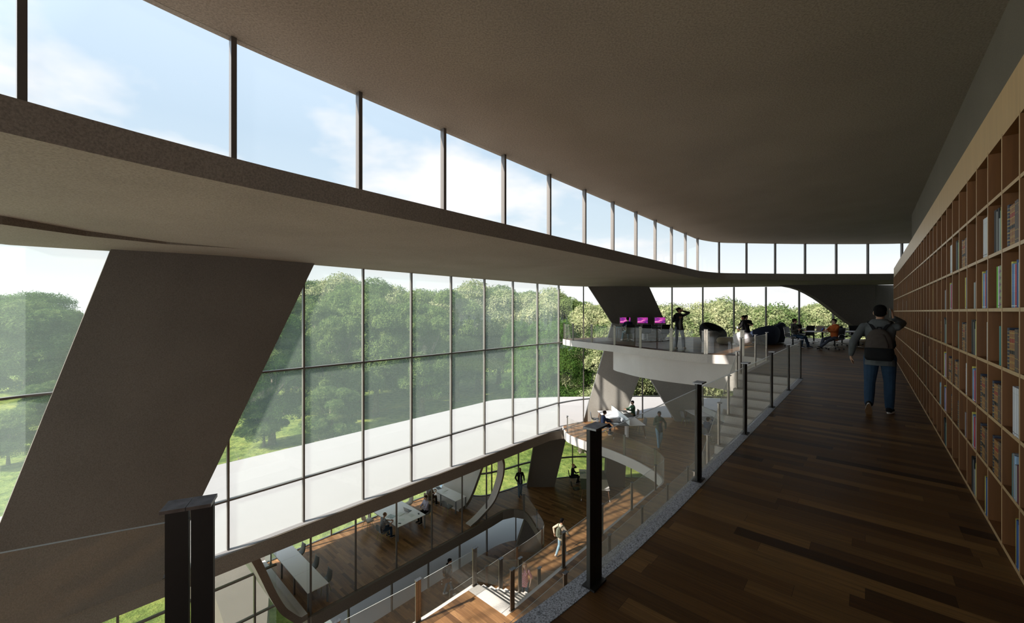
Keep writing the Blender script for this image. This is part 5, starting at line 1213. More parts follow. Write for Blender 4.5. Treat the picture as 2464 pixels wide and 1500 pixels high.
# 6 grey hoodie boy, 7 orange hoodie boy
person((13.17, 18.60, 0), math.radians(-152), 1.68, 'person in a grey hoodie with pale digits, sitting by the front oval table', 'light', ('darkbrown', 'mop'), ('grey_hoodie', 'long'), ('denim', 'long'), 'navy', pelvis=(0, 0.02, 0.55), lean=-0.02, headyaw=0.35,
    hands={'L': (-0.02, 0.27, 0.83), 'R': (-0.25, 0.42, 0.80)} and {'R': (0.14, 0.24, 0.84), 'L': (-0.36, 0.28, 0.80)}, elbows={'L': (-1, -0.5, -0.6), 'R': (1, -0.4, -1)}, feet={'L': (-0.16, 0.55, 0.0), 'R': (0.12, 0.38, 0.0)}, hood=True, text=True)
r, sp = person((13.98, 17.25, 0), math.radians(97), 1.70, 'person in an orange hoodie sitting sideways with legs stretched out', 'pale', ('darkbrown', 'mop'), ('orange', 'long'), ('slate', 'long'), 'black', 'sole', pelvis=(0, 0.02, 0.55), lean=-0.03, headpitch=-0.25,
    hands={'L': (-0.12, 0.44, 0.83), 'R': (0.08, 0.44, 0.83)}, elbows={'L': (-0.7, -0.3, -1), 'R': (0.7, -0.3, -1)}, feet={'L': (-0.06, 0.74, 0.05, 0.1, 0.35), 'R': (0.10, 0.60, 0.0)}, hood=True)
Rz = Matrix.Rotation(r.rotation_euler[2], 3, 'Z'); tl = Vector(r.location)+Rz @ Vector((-0.02, 0.58, 0.85))
M_toy = flat('bright_toy', (0.55, 0.08, 0.05), 0.5); M_toy2 = flat('yellow_toy', (0.6, 0.45, 0.05), 0.5); M_toy3 = flat('blue_toy', (0.05, 0.12, 0.45), 0.5)
t_ = root('puzzle_toy', tl, 0.3, 'small red, yellow and blue toy in the hands of the orange hoodie boy', 'toy')
for i, (x, y, z, mt) in enumerate(((0, 0, 0, M_toy), (0.055, 0, 0.01, M_toy2), (-0.055, 0.01, 0, M_toy3), (0, 0, 0.055, M_toy3), (0.055, 0.01, 0.06, M_toy))): MB().box((x, y, z), (0.053, 0.053, 0.053)).build('block', mt, t_, bevel=0.006)

# second floor
person((5.08, 22.35, L2), math.radians(-88), 1.72, 'person in a navy suit sitting at the charcoal desk beside the sunlit pier', 'light', ('darkbrown', 'mop'), ('navy', 'long'), ('navy', 'long'), 'navy', pelvis=(0, 0.0, 0.55), lean=0.15, headpitch=-0.25,
    hands={'L': (-0.12, 0.48, 0.80), 'R': (0.16, 0.46, 0.80)}, elbows={'L': (-0.8, -0.3, -1), 'R': (0.8, -0.3, -1)}, feet={'L': (-0.10, 0.50, 0.0), 'R': (0.12, 0.36, 0.0)})
person((7.52, 24.7, L2), math.radians(92), 1.75, 'person in a green sweater sitting at the far side of the first desk group', 'light', ('black', 'short'), ('sweater_green', 'long'), ('khaki', 'long'), 'black', pelvis=(0, 0.0, 0.55), lean=0.03, headpitch=-0.05,
    hands={'L': (-0.13, 0.45, 0.84), 'R': (0.13, 0.45, 0.84)}, elbows={'L': (-0.8, -0.3, -1), 'R': (0.8, -0.3, -1)}, feet={'L': (-0.12, 0.42, 0.0), 'R': (0.12, 0.42, 0.0)})
person((7.42, 20.1, L2), math.radians(188), 1.86, 'person in a green jacket and jeans walking across the middle floor', 'brown', ('black', 'bun'), ('olive_hoodie', 'long'), ('denim_light', 'long'), 'tanshoe', 'tanshoe', headyaw=-0.5,
    hands={'R': (0.10, 0.20, 1.28), 'L': (-0.30, 0.06, 0.93)}, elbows={'R': (1, 0.0, -1), 'L': (-1, -0.5, 0)}, feet={'L': (-0.09, -0.14, 0.02, 0.1, -0.25), 'R': (0.09, 0.14, 0.0, -0.05)}, hood=True, openj='slate', beard=True)
r, sp = person((10.22, 20.85, L2), math.radians(-58), 1.72, 'person in a blue hoodie seated at the second desk group, back to us', 'light', ('black', 'short'), ('blue_hoodie', 'long'), ('khaki', 'long'), 'black', pelvis=(0, 0.0, 0.56), lean=0.08, headpitch=-0.2,
    hands={'L': (-0.14, 0.42, 0.84), 'R': (0.16, 0.12, 1.26)}, elbows={'R': (1, 0.2, -0.8), 'L': (-0.8, -0.3, -1)}, feet={'L': (-0.12, 0.40, 0.0), 'R': (0.12, 0.30, 0.0)}, hood=True)

# third floor
person((4.10, 27.02, L3), math.radians(-88), 1.66, 'person in black with a blond bun, on the phone at the checkered work table', 'pale', ('blond', 'topbun'), ('black', 'long'), ('black', 'long'), 'black', pelvis=(0, 0.0, 0.55), lean=0.08, female=True, headpitch=-0.1,
    hands={'L': (-0.10, 0.16, 1.22), 'R': (0.10, 0.44, 0.80)}, elbows={'L': (-0.6, 1, -0.8), 'R': (0.8, -0.3, -1)}, feet={'L': (-0.08, 0.46, 0.0), 'R': (0.10, 0.30, 0.0)})
person((0.50, 25.15, L3), math.radians(195), 1.78, 'person in a black jacket over a striped top, standing by the leaning pier', 'brown', ('shaved', 'shaved'), ('black', 'long'), ('denim_mid', 'long'), 'slate', hands={'L': (-0.26, 0.06, 0.94), 'R': (0.22, 0.14, 0.98)},
    feet={'L': (-0.09, -0.12, 0.0), 'R': (0.10, 0.14, 0.0)}, openj='plaid_grey', headyaw=0.3, beard=True)
r, sp = person((2.33, 18.95, L3), head((0.75, 0.66)), 1.78, 'person in a cream top walking away along the sunlit lower floor with a backpack', 'tan', ('black', 'short'), ('cream', 'long'), ('denim_light', 'long'), 'white', lean=0.03, pelvis=(0, 0.02, 0.925),
    hands={'L': (-0.33, -0.10, 0.97), 'R': (0.34, 0.22, 1.02)}, elbows={'L': (-1, -0.6, 0), 'R': (1, -0.8, 0)}, feet={'L': (-0.08, -0.24, 0.05, 0, -0.7), 'R': (0.08, 0.22, 0.0)})
worn('backpack', r, sp, r['_k'], 'sage green backpack worn by the man in the cream top', 'backpack', (CL['backpack_sage'], CL['backpack_sage']), 0.28, 0.42, 0.14)
person((0.51, 15.85, L3), math.radians(165), 1.66, 'person in a pink plaid shirt with long reddish hair below the granite stairs', 'pale', ('blond', 'long'), ('plaid_pink', 'rolled'), ('denim_mid', 'long'), 'tanshoe', female=True, headyaw=0.3, headpitch=-0.2,
    hands={'L': (-0.24, 0.02, 0.92), 'R': (0.24, 0.05, 0.90)})
# lowest floor
r, sp = person((-3.1, 19.45, L4), math.radians(-75), 1.76, 'person in a black hoodie on the lowest floor carrying a skateboard', 'tan', ('black', 'short'), ('black', 'long'), ('denim_mid', 'long'), 'white', headyaw=-0.2, lean=0.04,
    hands={'L': (-0.28, 0.10, 0.98), 'R': (0.26, -0.12, 0.96)}, elbows={'R': (1, -1, 0)}, feet={'L': (-0.09, -0.20, 0.0), 'R': (0.09, 0.20, 0.0)}, hood=True)
worn('backpack', r, sp, r['_k'], 'dark backpack with brown straps on the skateboarder', 'backpack', (CL['backpack_black'], CL['rubber']), 0.28, 0.42, 0.14)
Rz = Matrix.Rotation(r.rotation_euler[2], 3, 'Z')
sk = root('skateboard', Vector(r.location)+Rz @ Vector((0.30, -0.14, 0.90)), r.rotation_euler[2]+0.1, 'brown skateboard under the arm of the person in the black hoodie', 'skateboard')
m = MB(); pr = []
for i in range(20):
    a = 2*math.pi*i/20; pr.append((0.39*math.copysign(abs(math.cos(a))**0.75, math.cos(a)), 0.10*math.copysign(abs(math.sin(a))**0.8, math.sin(a))))
vs = [V(x, p, q+max(0, abs(p)-0.27)*0.3*0) for x in (-0.007, 0.007) for p, q in pr]
m.add(vs, [tuple(range(19, -1, -1)), tuple(range(20, 40))]+[(i, (i+1) % 20, 20+(i+1) % 20, 20+i) for i in range(20)]); dk = m.build('deck', M_wleg, sk)
for y in (-0.22, 0.22):
    for z in (-0.07, 0.07): MB().tube((0.04, y, z-0.015), (0.04, y, z+0.015), 0.027, 10).build('wheel', M_paper, sk, smooth=True)

# glazed room
person(ST(10.70, 18.45, L3), A_S, 1.76, 'person in a plaid shirt with a shaved head writing at the wide table', 'tan', ('shaved', 'shaved'), ('plaid_grey', 'short'), ('denim', 'long'), 'navy', pelvis=(0, 0.02, 0.55), lean=0.18, headpitch=-0.25,
    hands={'L': (-0.02, 0.52, 0.80), 'R': (0.20, 0.48, 0.80)}, elbows={'L': (-1, -0.1, -0.7), 'R': (1, -0.1, -0.7)}, feet={'L': (-0.12, 0.40, 0.0), 'R': (0.14, 0.46, 0.0)})
person(ST(13.38, 18.4, L3), A_S+math.pi, 1.76, 'person in a pale shirt and black tie at the wide table', 'light', ('black', 'short'), ('lilac_shirt', 'long'), ('black', 'long'), 'black', pelvis=(0, 0.0, 0.55), lean=-0.02, headyaw=-0.2,
    hands={'L': (-0.05, 0.34, 0.84), 'R': (0.07, 0.34, 0.84)}, elbows={'L': (-0.8, -0.3, -1), 'R': (0.8, -0.3, -1)}, feet={'L': (-0.12, 0.40, 0.0), 'R': (0.12, 0.40, 0.0)}, tie=True, collar='lilac_shirt')
person(ST(14.42, 19.55, L3), A_S, 1.76, 'person in a brown T-shirt at the narrow table, half behind the concrete band', 'tan', ('black', 'short'), ('brown_tee', 'short'), ('black', 'long'), 'black', pelvis=(0, 0.0, 0.55), lean=0.12, headpitch=-0.2,
    hands={'L': (-0.10, 0.46, 0.80), 'R': (0.14, 0.42, 0.80)}, elbows={'L': (-0.8, -0.3, -1), 'R': (0.8, -0.3, -1)}, feet={'L': (-0.12, 0.42, 0.0), 'R': (0.14, 0.46, 0.0)})
bake_pending()
# ================================================================ bookcase and books
M_edge = ply('maple_edge', (0.56, 0.37, 0.185), 2, 0.45, 0.08, 30)
M_inner = ply('brown_ply_inside', (0.185, 0.074, 0.020), 2, 0.5, 0.16, 25)
BC_T, BC_D, MOD = -0.70, 0.40, 0.437
S_FIRST = 2.463/UY - 0.0                 # the divider nearest the camera inside the frame, along the corridor
def s_of_Y(Y): return (Y-UX*BC_T)/UY
S0 = s_of_Y(2.463); SE = 19.9
bc = root('bookcase', (0, 0, 0), 0, 'floor-to-ceiling maple bookcase running the whole length of the corridor', 'bookcase')
def bbox(s0, s1, t0, t1, z0, z1, front=1):
    m = MB(); c = ST((s0+s1)/2, (t0+t1)/2, (z0+z1)/2); m.box(c, (s1-s0, t1-t0, z1-z0), DIRS, 0); m.mi[4] = front; return m
SB = S0-2*MOD
LV = [0.03, 0.43, 0.841, 1.252, 1.662, 2.073, 2.484, 2.885]
fr = BC_T-0.001
for i, z in enumerate(LV):
    bbox(SB, SE, fr-BC_D, fr, z-(0.03 if i == 0 else 0.0125), z+0.0125 if i else z).build('shelf', [M_inner, M_edge], bc)
bbox(SB, SE, fr-BC_D, fr, 2.8975, 3.20).build('fascia', [M_edge, M_edge], bc)
nd = int(round((SE-SB)/MOD)); divs = [S0+MOD*k for k in range(-2, nd-1)]
for s in divs + [SE-0.012]:
    bbox(s-0.012, s+0.012, fr-BC_D, fr+0.0012, 0.0, 2.89).build('divider', [M_inner, M_edge], bc)
bbox(SB, SE, fr-BC_D-0.02, fr-BC_D, 0.0, 3.2, 0).build('back_panel', [M_inner], bc)
# books
def bc_mat(n, c, **k): return flat('book_'+n, srgb(*c), 0.55, **k)
BM = dict(navy=bc_mat('navy', (42, 50, 72)), tan=bc_mat('tan', (140, 96, 56)), umber=bc_mat('umber', (84, 70, 62)), maroon=bc_mat('maroon', (92, 40, 34)), gold=bc_mat('gold', (176, 146, 78)), redlab=bc_mat('red_label', (150, 60, 44)),
          blacklab=bc_mat('black_label', (26, 24, 24)), yellow=bc_mat('yellow', (206, 196, 92)), blue=bc_mat('blue', (84, 122, 178)), sky=bc_mat('sky', (150, 178, 208)), red=bc_mat('red', (186, 44, 52)), deep=bc_mat('deep_blue', (52, 84, 140)),
          white=bc_mat('white', (206, 206, 212)), black=bc_mat('black', (20, 20, 24)), grey=bc_mat('grey', (126, 124, 124)), teal=bc_mat('teal', (70, 130, 128)), green=bc_mat('green', (104, 178, 52)), orange=bc_mat('orange', (192, 98, 40)),
          plum=bc_mat('plum', (96, 30, 54)), silver=bc_mat('silver', (160, 164, 164)), cream=bc_mat('page', (178, 170, 150)), ink=bc_mat('ink', (40, 40, 48)))
def diamond_mat():
    m, nt, out = nmat('book_diamond'); L = nt.links.new; b = N(nt, 'ShaderNodeBsdfPrincipled'); b.inputs['Roughness'].default_value = 0.5
    tc = N(nt, 'ShaderNodeTexCoord'); mp = N(nt, 'ShaderNodeMapping'); mp.inputs['Rotation'].default_value = (0, 0.785, 0); mp.inputs['Scale'].default_value = (30, 1, 30)
    L(tc.outputs['Object'], mp.inputs[0]); ck = N(nt, 'ShaderNodeTexChecker'); ck.inputs['Scale'].default_value = 1.0; ck.inputs[1].default_value = col4(srgb(110, 48, 112)); ck.inputs[2].default_value = col4(srgb(150, 170, 120))
    L(mp.outputs[0], ck.inputs['Vector']); L(ck.outputs[0], b.inputs['Base Color']); L(b.outputs[0], out.inputs[0]); return m
BM['diamond'] = diamond_mat()
# kind: (key, words, thickness, height, depth, trim)
KINDS_ = {
 'navy': ('navy', 'navy gilt-tooled', .034, .275, .20, 'gilt'), 'tan': ('tan', 'tan gilt-banded', .030, .26, .19, 'antique'), 'umber': ('umber', 'grey-brown leather', .030, .27, .20, 'gilt1'),
 'maroon': ('maroon', 'maroon leather', .026, .25, .19, 'gilt1'), 'yellow': ('yellow', 'yellow', .020, .30, .22, 'lines'), 'blue': ('blue', 'mid blue', .028, .285, .21, 'lines'), 'sky': ('sky', 'pale blue', .022, .28, .21, 'lines'),
 'red': ('red', 'bright red', .030, .275, .21, 'lines'), 'deep': ('deep', 'deep blue', .024, .30, .22, None), 'white': ('white', 'plain white', .030, .31, .22, 'dark'), 'thinwhite': ('white', 'slim white', .016, .30, .22, 'dark'),
 'black': ('black', 'glossy black', .026, .31, .24, None), 'grey': ('grey', 'grey', .018, .29, .22, None), 'teal': ('teal', 'teal', .022, .28, .22, None), 'green': ('green', 'bright green', .016, .30, .22, None),
 'orange': ('orange', 'slim orange', .014, .27, .20, None), 'plum': ('plum', 'thick plum', .045, .24, .20, None), 'silver': ('silver', 'silver-grey', .024, .23, .20, None), 'diamond': ('diamond', 'purple diamond-patterned', .055, .30, .22, None)}
def banded(name, base, h, bands, noise=0.08):
    m, nt, out = nmat('book_spine_'+name); L = nt.links.new; b = N(nt, 'ShaderNodeBsdfPrincipled'); b.inputs['Roughness'].default_value = 0.5
    tc = N(nt, 'ShaderNodeTexCoord'); sp = N(nt, 'ShaderNodeSeparateXYZ'); L(tc.outputs['Object'], sp.inputs[0])
    dv = N(nt, 'ShaderNodeMath', operation='DIVIDE'); dv.inputs[1].default_value = h; L(sp.outputs[2], dv.inputs[0])
    cr = N(nt, 'ShaderNodeValToRGB'); cr.color_ramp.interpolation = 'CONSTANT'; e = cr.color_ramp.elements
    e[0].position = 0; e[0].color = col4(base); stops = []
    for lo, hi, c in bands: stops += [(lo, c), (hi, base)]
    e[1].position = stops[0][0]; e[1].color = col4(stops[0][1])
    for p, c in stops[1:31]: x = e.new(p); x.color = col4(c)
    L(dv.outputs[0], cr.inputs[0]); lt = N(nt, 'ShaderNodeMath', operation='LESS_THAN'); lt.inputs[1].default_value = 0.004; L(sp.outputs[1], lt.inputs[0])
    mx = N(nt, 'ShaderNodeMix', data_type='RGBA'); L(lt.outputs[0], mx.inputs[0]); mx.inputs[6].default_value = col4(base); L(cr.outputs[0], mx.inputs[7]); L(mx.outputs[2], b.inputs['Base Color']); L(b.outputs[0], out.inputs[0]); return m
KINDS = {k: (v[0], v[1], v[2]*1.32, v[3], v[4], v[5]) for k, v in KINDS_.items()}
BMESH = {}
def book_meshes(k):
    if k in BMESH: return BMESH[k]
    key, _, th, h, dp, trim = KINDS[k]
    # local: x = thickness along the shelf, y = depth inwards (spine at y=0 facing -y), z up
    m = MB(); c = 0.0028
    x0, x1 = -th/2, th/2; sp = []
    for i in range(7):
        a = math.pi*i/6; sp.append((x1*math.cos(a), -0.005*math.sin(a)))
    outer = [(x1, dp)] + sp + [(x0, dp)]
    inner_ = [(x0+c, dp)] + [(x0+c, 0.004), (x1-c, 0.004)] + [(x1-c, dp)]
    m.prism(outer+inner_, 0, h)
    cov = m.mesh('book', [BM[key]])
    pg = MB().box((0, dp/2-0.002, h/2), (th-2*c, dp-0.012, h-0.008)).mesh('pages', [BM['cream']])
    tr = None
    if trim:
        gold, base = srgb(176, 146, 78), {'navy': srgb(42, 50, 72), 'tan': srgb(146, 100, 58), 'umber': srgb(88, 74, 66), 'maroon': srgb(92, 40, 34), 'yellow': srgb(206, 196, 92), 'blue': srgb(84, 122, 178), 'sky': srgb(150, 178, 208), 'red': srgb(186, 44, 52), 'white': srgb(206, 206, 212)}[key]
        if trim == 'antique': bands = [(.03, .05, gold), (.17, .185, gold), (.20, .215, gold), (.33, .345, gold), (.40, .49, srgb(26, 24, 24)), (.52, .535, gold), (.66, .68, gold), (.69, .79, srgb(150, 60, 44)), (.80, .82, gold), (.92, .945, gold)]
        elif trim == 'gilt': bands = [(.04+.085*i, .07+.085*i, gold if i % 2 else srgb(120, 112, 84)) for i in range(11)]
        elif trim == 'gilt1': bands = [(.08, .09, gold), (.30, .31, gold), (.70, .71, gold), (.91, .92, gold)]
        elif trim == 'lines': bands = [(.03, .045, srgb(230, 230, 225))] + [(.36+.035*i, .375+.035*i, tuple(min(1, q*1.25+0.02) for q in base)) for i in range(12)]
        else: bands = [(.05, .06, srgb(60, 60, 70)), (.86, .865, srgb(150, 150, 158))]
        cov.materials[0] = banded(k, base, h, bands)
    BMESH[k] = (cov, pg, tr); return BMESH[k]
SETS = {'A': ['navy', 'tan', 'tan', 'tan', 'umber', 'umber', 'maroon'], 'B': ['yellow', 'blue', 'sky', 'red', 'deep', 'sky'], 'C': ['white']*4, 'D': ['black', 'black', 'grey', 'black', 'silver', 'teal', 'yellow'],
        'E': ['green', 'thinwhite', 'thinwhite', 'diamond'], 'F': ['silver', 'silver', 'plum'], 'G': ['thinwhite', 'thinwhite'], 'H': ['teal', 'black'], 'Y': ['yellow', 'deep', 'blue'], 'T': ['teal', 'grey', 'sky', 'silver', 'plum'],
        'N': ['green'], 'O': ['orange', 'navy', 'tan'], 'K': ['maroon', 'thinwhite', 'thinwhite', 'thinwhite'], 'V': ['navy', 'navy'], 'P': ['yellow'], 'Q': ['black', 'grey'], 'R': ['silver', 'thinwhite'], 'W': ['tan', 'tan']}
ROWS = {1: 'ADC.ADC....Q..Q.P.Q...Q..Q..Q..Q..Q',  # second row from the top, bays counted away from the camera
        2: 'BEBFYNBF..P.G.P..R..P.R..R..R..R.R.',
        3: 'AHGDAH.DW..AQ..W.Q.W.Q..W.Q.W.Q....',
        4: 'CAABKAAB.V.W.V.G.W.V..W.V.W........',
        5: 'TAABFVOBT...H..N...V..G...V........',
        6: 'Y.YD...D.....Q.....................'}
ORD = ['first', 'second', 'third', 'fourth', 'fifth', 'sixth', 'seventh', 'eighth', 'ninth', 'tenth', 'eleventh', 'twelfth', 'thirteenth', 'fourteenth', 'fifteenth', 'sixteenth', 'seventeenth', 'eighteenth', 'nineteenth', 'twentieth',
       'twenty-first', 'twenty-second', 'twenty-third', 'twenty-fourth', 'twenty-fifth', 'twenty-sixth', 'twenty-seventh', 'twenty-eighth', 'twenty-ninth', 'thirtieth', 'thirty-first', 'thirty-second', 'thirty-third', 'thirty-fourth', 'thirty-fifth', 'thirty-sixth']
rb = random.Random(5); nbooks = 0; stuffed = []
SHELFW = {1: 'second shelf from the top', 2: 'third shelf from the top', 3: 'middle shelf', 4: 'third shelf from the floor', 5: 'second shelf from the floor', 6: 'floor-level shelf'}
for row, pat in ROWS.items():
    z = LV[7-row-1]+0.0140 if row < 6 else LV[0]+0.0015
    for colx, ch in enumerate(pat):
        if ch == '.': continue
        ks = list(SETS[ch])
        if colx > 9: ks = ks[:2]
        near_side = S0+MOD*colx+0.012; s = near_side+0.003
        lean = 0
        total = sum(KINDS[k][2]+0.0015 for k in ks)
        # books are pushed towards the nearer divider; the last one of a set is the farthest
        for j, k in enumerate(reversed(ks)):
            cov, pg, tr = book_meshes(k); th, h, dp = KINDS[k][2:5]
            o = bpy.data.objects.new('book', cov); C.objects.link(o)
            c = ST(s+th/2, fr-0.003-rb.random()*0.004, z); o.location = c
            o.rotation_euler = (0, 0, DIRS+math.pi)
            if ch == 'D' and j < 2 and row != 2:
                o.rotation_euler = Matrix.Rotation(DIRS+math.pi, 3, 'Z').to_euler()
            s += th+0.0012; nbooks += 1
            o['label'] = f"{KINDS[k][1]} book, {ORD[j]} in its group, {SHELFW[row]}, {ORD[colx]} bay"
            o['category'] = 'book'; o['group'] = 'books on the '+SHELFW[row]
            if colx < 9:
                q = bpy.data.objects.new('pages', pg); C.objects.link(q); q.parent = o
                if tr: q = bpy.data.objects.new('spine_marking', tr); C.objects.link(q); q.parent = o
# small ornaments
def ornament(s, z, label):
    m = MB().lathe([(0.004, 0), (0.03, 0.004), (0.042, 0.03), (0.034, 0.06), (0.018, 0.075), (0.02, 0.095), (0.028, 0.11), (0.02, 0.13), (0.004, 0.138)], (0, 0, 0), 16)
    o = m.build('ornament', BM['silver'], None, smooth=True, loc=ST(s, fr-0.06, z)); return tag(o, label, 'ornament')
ornament(S0+MOD*1.24, LV[3]+0.0125, 'small pale ceramic ornament beside the teal book, middle shelf, second bay')
ornament(S0+MOD*5.24, LV[3]+0.0125, 'tiny pale ceramic ornament beside the teal book, middle shelf, sixth bay')
# ================================================================ trees
def leaf_mat(name, base, var, trans=0.35):
    m, nt, out = nmat(name); L = nt.links.new
    tc = N(nt, 'ShaderNodeTexCoord'); n = N(nt, 'ShaderNodeTexNoise'); n.inputs['Scale'].default_value = 0.9; n.inputs['Detail'].default_value = 5; L(tc.outputs['Object'], n.inputs['Vector'])
    oi = N(nt, 'ShaderNodeObjectInfo'); ad = N(nt, 'ShaderNodeMath', operation='MULTIPLY_ADD'); ad.inputs[1].default_value = 0.18; L(oi.outputs['Random'], ad.inputs[0]); L(n.outputs['Fac'], ad.inputs[2])
    cr = N(nt, 'ShaderNodeValToRGB'); e = cr.color_ramp.elements; e[0].position = 0.40; e[0].color = col4(base); e[1].position = 0.78; e[1].color = col4(var); L(ad.outputs[0], cr.inputs[0])
    d = N(nt, 'ShaderNodeBsdfDiffuse'); t = N(nt, 'ShaderNodeBsdfTranslucent'); L(cr.outputs[0], d.inputs[0]); L(cr.outputs[0], t.inputs[0])
    mx = N(nt, 'ShaderNodeMixShader'); mx.inputs[0].default_value = trans; L(d.outputs[0], mx.inputs[1]); L(t.outputs[0], mx.inputs[2]); L(mx.outputs[0], out.inputs[0]); return m
M_leafA = leaf_mat('leaf_green', (0.045, 0.085, 0.025), (0.17, 0.22, 0.075))
M_leafB = leaf_mat('leaf_pale', (0.09, 0.14, 0.045), (0.42, 0.42, 0.24))
M_leafC = leaf_mat('leaf_deep', (0.02, 0.05, 0.012), (0.08, 0.14, 0.03))
M_bark = flat('bark', (0.16, 0.13, 0.10), 0.9, noise=0.3, nscale=3)
def crown_mesh(name, seed, R, H, nleaf, lsize, mat, blobs=34, aspect=0.55, sprig=False, low=0.0):
    rg = np.random.default_rng(seed); cs = []; rs = []
    for i in range(blobs):
        u = rg.random()**0.8; a = rg.random()*2*math.pi; z = H*(low+(1-low)*(0.08+0.84*rg.random()))
        zz = (z/H-low)/(1-low); prof = math.sqrt(max(0.05, 1-(2*zz-0.85)**2/1.45))
        rr = R*prof*(0.35+0.45*u); cs.append((rr*math.cos(a), rr*math.sin(a), z)); rs.append(R*(0.26+0.17*rg.random()))
    cs = np.array(cs); rs = np.array(rs)
    w = rs**2/np.sum(rs**2); bi = rg.choice(len(rs), nleaf, p=w)
    d = rg.normal(size=(nleaf, 3)); d /= np.linalg.norm(d, axis=1)[:, None]; d[:, 2] = np.where(d[:, 2] < -0.3, -d[:, 2]*0.6, d[:, 2])
    bump = 1+0.12*np.sin(d[:, 0]*9+bi)*np.cos(d[:, 1]*8+bi*2)
    p = cs[bi]+d*(rs[bi]*(0.80+0.28*rg.random(nleaf))*bump)[:, None]*np.array([1, 1, 0.85])
    nn = d+0.7*rg.normal(size=(nleaf, 3)); nn /= np.linalg.norm(nn, axis=1)[:, None]
    t = np.cross(nn, rg.normal(size=(nleaf, 3))); t /= np.linalg.norm(t, axis=1)[:, None]; b = np.cross(nn, t)
    s = lsize*(0.6+0.8*rg.random(nleaf))[:, None]
    v = np.empty((nleaf, 4, 3)); v[:, 0] = p-t*s; v[:, 1] = p-b*s*aspect*0.5+t*s*0.1-nn*s*0.12; v[:, 2] = p+t*s; v[:, 3] = p+b*s*aspect*0.5+t*s*0.1-nn*s*0.12
    me = bpy.data.meshes.new(name); me.vertices.add(nleaf*4); me.vertices.foreach_set('co', v.ravel()); me.loops.add(nleaf*4); me.loops.foreach_set('vertex_index', np.arange(nleaf*4, dtype=np.int32))
    me.polygons.add(nleaf); me.polygons.foreach_set('loop_start', np.arange(nleaf, dtype=np.int32)*4); me.update(calc_edges=True); me.materials.append(mat); return me
def trunk_mesh(name, seed, H, r0, R):
    rg = random.Random(seed); m = MB(); ph = H*0.55
    m.path([Vector((0, 0, 0)), Vector((0.1, 0, ph*0.3)), Vector((-0.1, 0.1, ph*0.7)), Vector((0, 0, ph))], [r0*1.5, r0, r0*0.8, r0*0.5], 9)
    for k in range(7):
        a = 2*math.pi*k/7+rg.random(); z = ph*(0.45+0.07*k); e = Vector((math.cos(a)*R*0.6, math.sin(a)*R*0.6, z+H*0.28))
        m.path([Vector((0, 0, z)), Vector((math.cos(a)*R*0.25, math.sin(a)*R*0.25, z+H*0.10)), e], [r0*0.42, r0*0.28, r0*0.10], 6)
    for k in range(4):
        a = 2*math.pi*k/4+0.5; m.path([Vector((0, 0, 0.5)), Vector((math.cos(a)*r0*1.6, math.sin(a)*r0*1.6, 0.05)), Vector((math.cos(a)*r0*3.2, math.sin(a)*r0*3.2, -0.25))], [r0*0.6, r0*0.45, r0*0.15], 6)
    return m.mesh(name, M_bark, True)
TY = {}
for key, args in {'broad': (11, 6.2, 14.5, 90000, 0.19, M_leafA, 40, 0.55), 'tall': (12, 5.0, 16.5, 80000, 0.18, M_leafA, 44, 0.55), 'dense': (13, 5.6, 15.5, 90000, 0.17, M_leafC, 50, 0.5),
                  'pale': (14, 5.6, 14.0, 150000, 0.135, M_leafB, 44, 0.75), 'palewide': (15, 6.6, 13.0, 170000, 0.14, M_leafB, 50, 0.75), 'shrub': (16, 1.8, 2.4, 9000, 0.14, M_leafB, 16, 0.5)}.items():
    TY[key] = (crown_mesh('crown_'+key, *args), trunk_mesh('trunk_'+key, args[0], args[2]+3.5, 0.35 if key != 'shrub' else 0.06, args[1]), args[2])
def tree(kind, px, Y, top_z, rz, label, group, base=None, wide=1.0):
    """stands on the ground at distance Y; its crown reaches height top_z"""
    x = (px-1232)/F_PX*Y; gz = ground_z(x, Y)-0.1 if base is None else base
    cm, tm, ch = TY[kind]; Ht = top_z-gz; s = Ht/(ch*1.0+3.0)
    r = root('tree' if kind != 'shrub' else 'shrub', (x, Y, gz), rz, label, 'tree' if kind != 'shrub' else 'shrub', group)
    c = bpy.data.objects.new('crown', cm); C.objects.link(c); c.parent = r; c.location = (0, 0, 2.6*s if kind != 'shrub' else 0.0); c.scale = (s*wide, s*wide, s)
    t = bpy.data.objects.new('trunk', tm); C.objects.link(t); t.parent = r; t.scale = (s, s, s)
    return r
def zt_(y, Y): return EYE+(750-y)/F_PX*Y
rt = random.Random(3)
far = [(715, 82, 672), (770, 80, 664), (822, 84, 668), (876, 80, 672), (925, 86, 690), (975, 84, 694), (1032, 80, 700), (1092, 84, 690), (1150, 80, 684), (1200, 86, 692), (1252, 82, 690), (1305, 80, 700), (1360, 76, 710), (1410, 74, 716)]
for i, (px, Y, y) in enumerate(far):
    tree(['broad', 'tall', 'palewide'][i % 3], px, Y, zt_(y, Y), rt.random()*6, f'leafy tree in the distant row past the lawn, {ORD[i]} along from the leaning pier', 'distant row of trees past the lawn', wide=1.1)
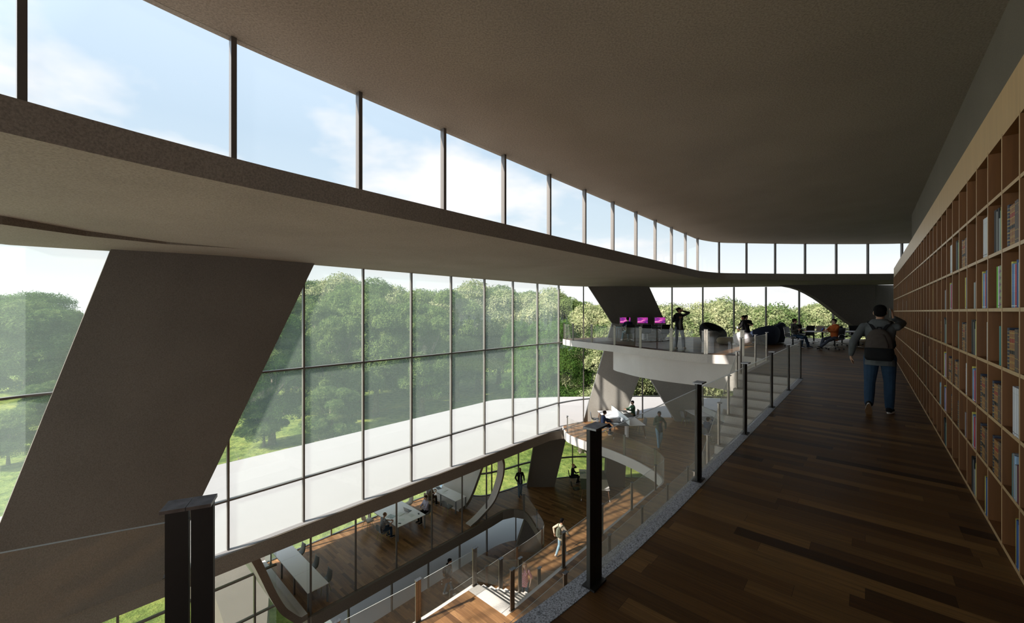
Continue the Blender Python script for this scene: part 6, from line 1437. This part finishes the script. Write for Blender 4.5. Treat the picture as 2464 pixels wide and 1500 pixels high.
mid = [('dense', 655, 47, 745, 'dark green tree close by the edge of the leaning pier'), ('broad', 690, 62, 706, 'broad tree just past the pier edge, behind the small white-trunked tree'), ('tall', 800, 58, 716, 'tall tree left of the first full mullion, over the terrace'.replace('left of', 'beside')), ('broad', 905, 60, 712, 'broad hazy tree behind the second window bay'),
       ('tall', 1016, 60, 712, 'upright tree with a bare trunk above the terrace edge'), ('tall', 1100, 70, 684, 'tallest rounded tree at the middle of the lawn'), ('broad', 860, 70, 690, 'pale tree between two darker ones past the terrace'), ('dense', 1330, 50, 765, 'dense dark tree where the glass front bends'), ('dense', 1272, 60, 770, 'dark tree beside the bend of the glass front'), ('dense', 1400, 44, 772, 'dark tree behind the curved lounge edge'), 
       ('broad', 635, 46, 946, 'small white-trunked tree at the terrace edge next to the pier'), ('broad', 800, 46, 930, 'low crown poking over the terrace edge in the second bay')]
for i, (k, px, Y, y, lab) in enumerate(mid): tree(k, px, Y, zt_(y, Y), rt.random()*6, lab, None, wide=1.0 if y < 900 else 1.3)
tree('dense', 62, 66, zt_(700, 66), 1.0, 'big round tree seen through the end bay beside the leaning pier', None, wide=1.25)
tree('broad', -10, 74, zt_(712, 74), 0.4, 'wide tree behind the big round tree at the very edge of the end bay', None, wide=1.2)
tree('broad', 118, 76, zt_(735, 76), 0.9, 'tree rising just behind the round tree in the end bay', None, wide=1.2)
tree('broad', 62, 60, zt_(725, 60), 5.0, 'second crown merging with the round tree in the end bay', None, wide=1.3)
tree('tall', 165, 60, zt_(880, 60), 2.0, 'lower tree with pale tips against the pier edge in the end bay', None, wide=1.5)
tree('broad', 20, 40, zt_(985, 40), 3.0, 'low dark tree at the foot of the end bay', None, wide=1.4)
tree('broad', 110, 52, zt_(920, 52), 4.0, 'small tree between the round tree and the pier', None, wide=1.3)
near = [(1448, 46, 742), (1500, 42, 780), (1590, 40, 742), (1652, 43, 756), (1712, 41, 738), (1775, 42, 726), (1838, 40, 752), (1895, 43, 766), (1950, 41, 742), (2010, 42, 746), (2075, 43, 752), (1545, 46, 765)]
for i, (px, Y, y) in enumerate(near):
    tree(['pale', 'palewide'][i % 2], px, Y, zt_(y, Y), rt.random()*6, f'bright leafy tree outside the lounge windows, {ORD[i]} in the near row', 'near row of trees outside the lounge', wide=0.95)
for i in range(9):
    tree(['pale', 'broad', 'palewide'][i % 3], 1470+78*i, 58+(i % 3)*3, zt_([742, 734, 752][i % 3], 58), rt.random()*6, f'tree in the second row behind the lounge trees, {ORD[i]} along', 'second row of trees outside the lounge', wide=1.05)
for i, (px, y, Y) in enumerate(((575, 1085, 38), (770, 1052, 44), (795, 1050, 46), (825, 1040, 47), (1140, 975, 62), (1205, 955, 64), (555, 1105, 34))):
    tree('shrub', px, Y, ground_z((px-1232)/F_PX*Y, Y)+2.6, rt.random()*6, f'round bright shrub on the grass, {ORD[i]} from the leaning pier', 'shrubs along the terrace edge')
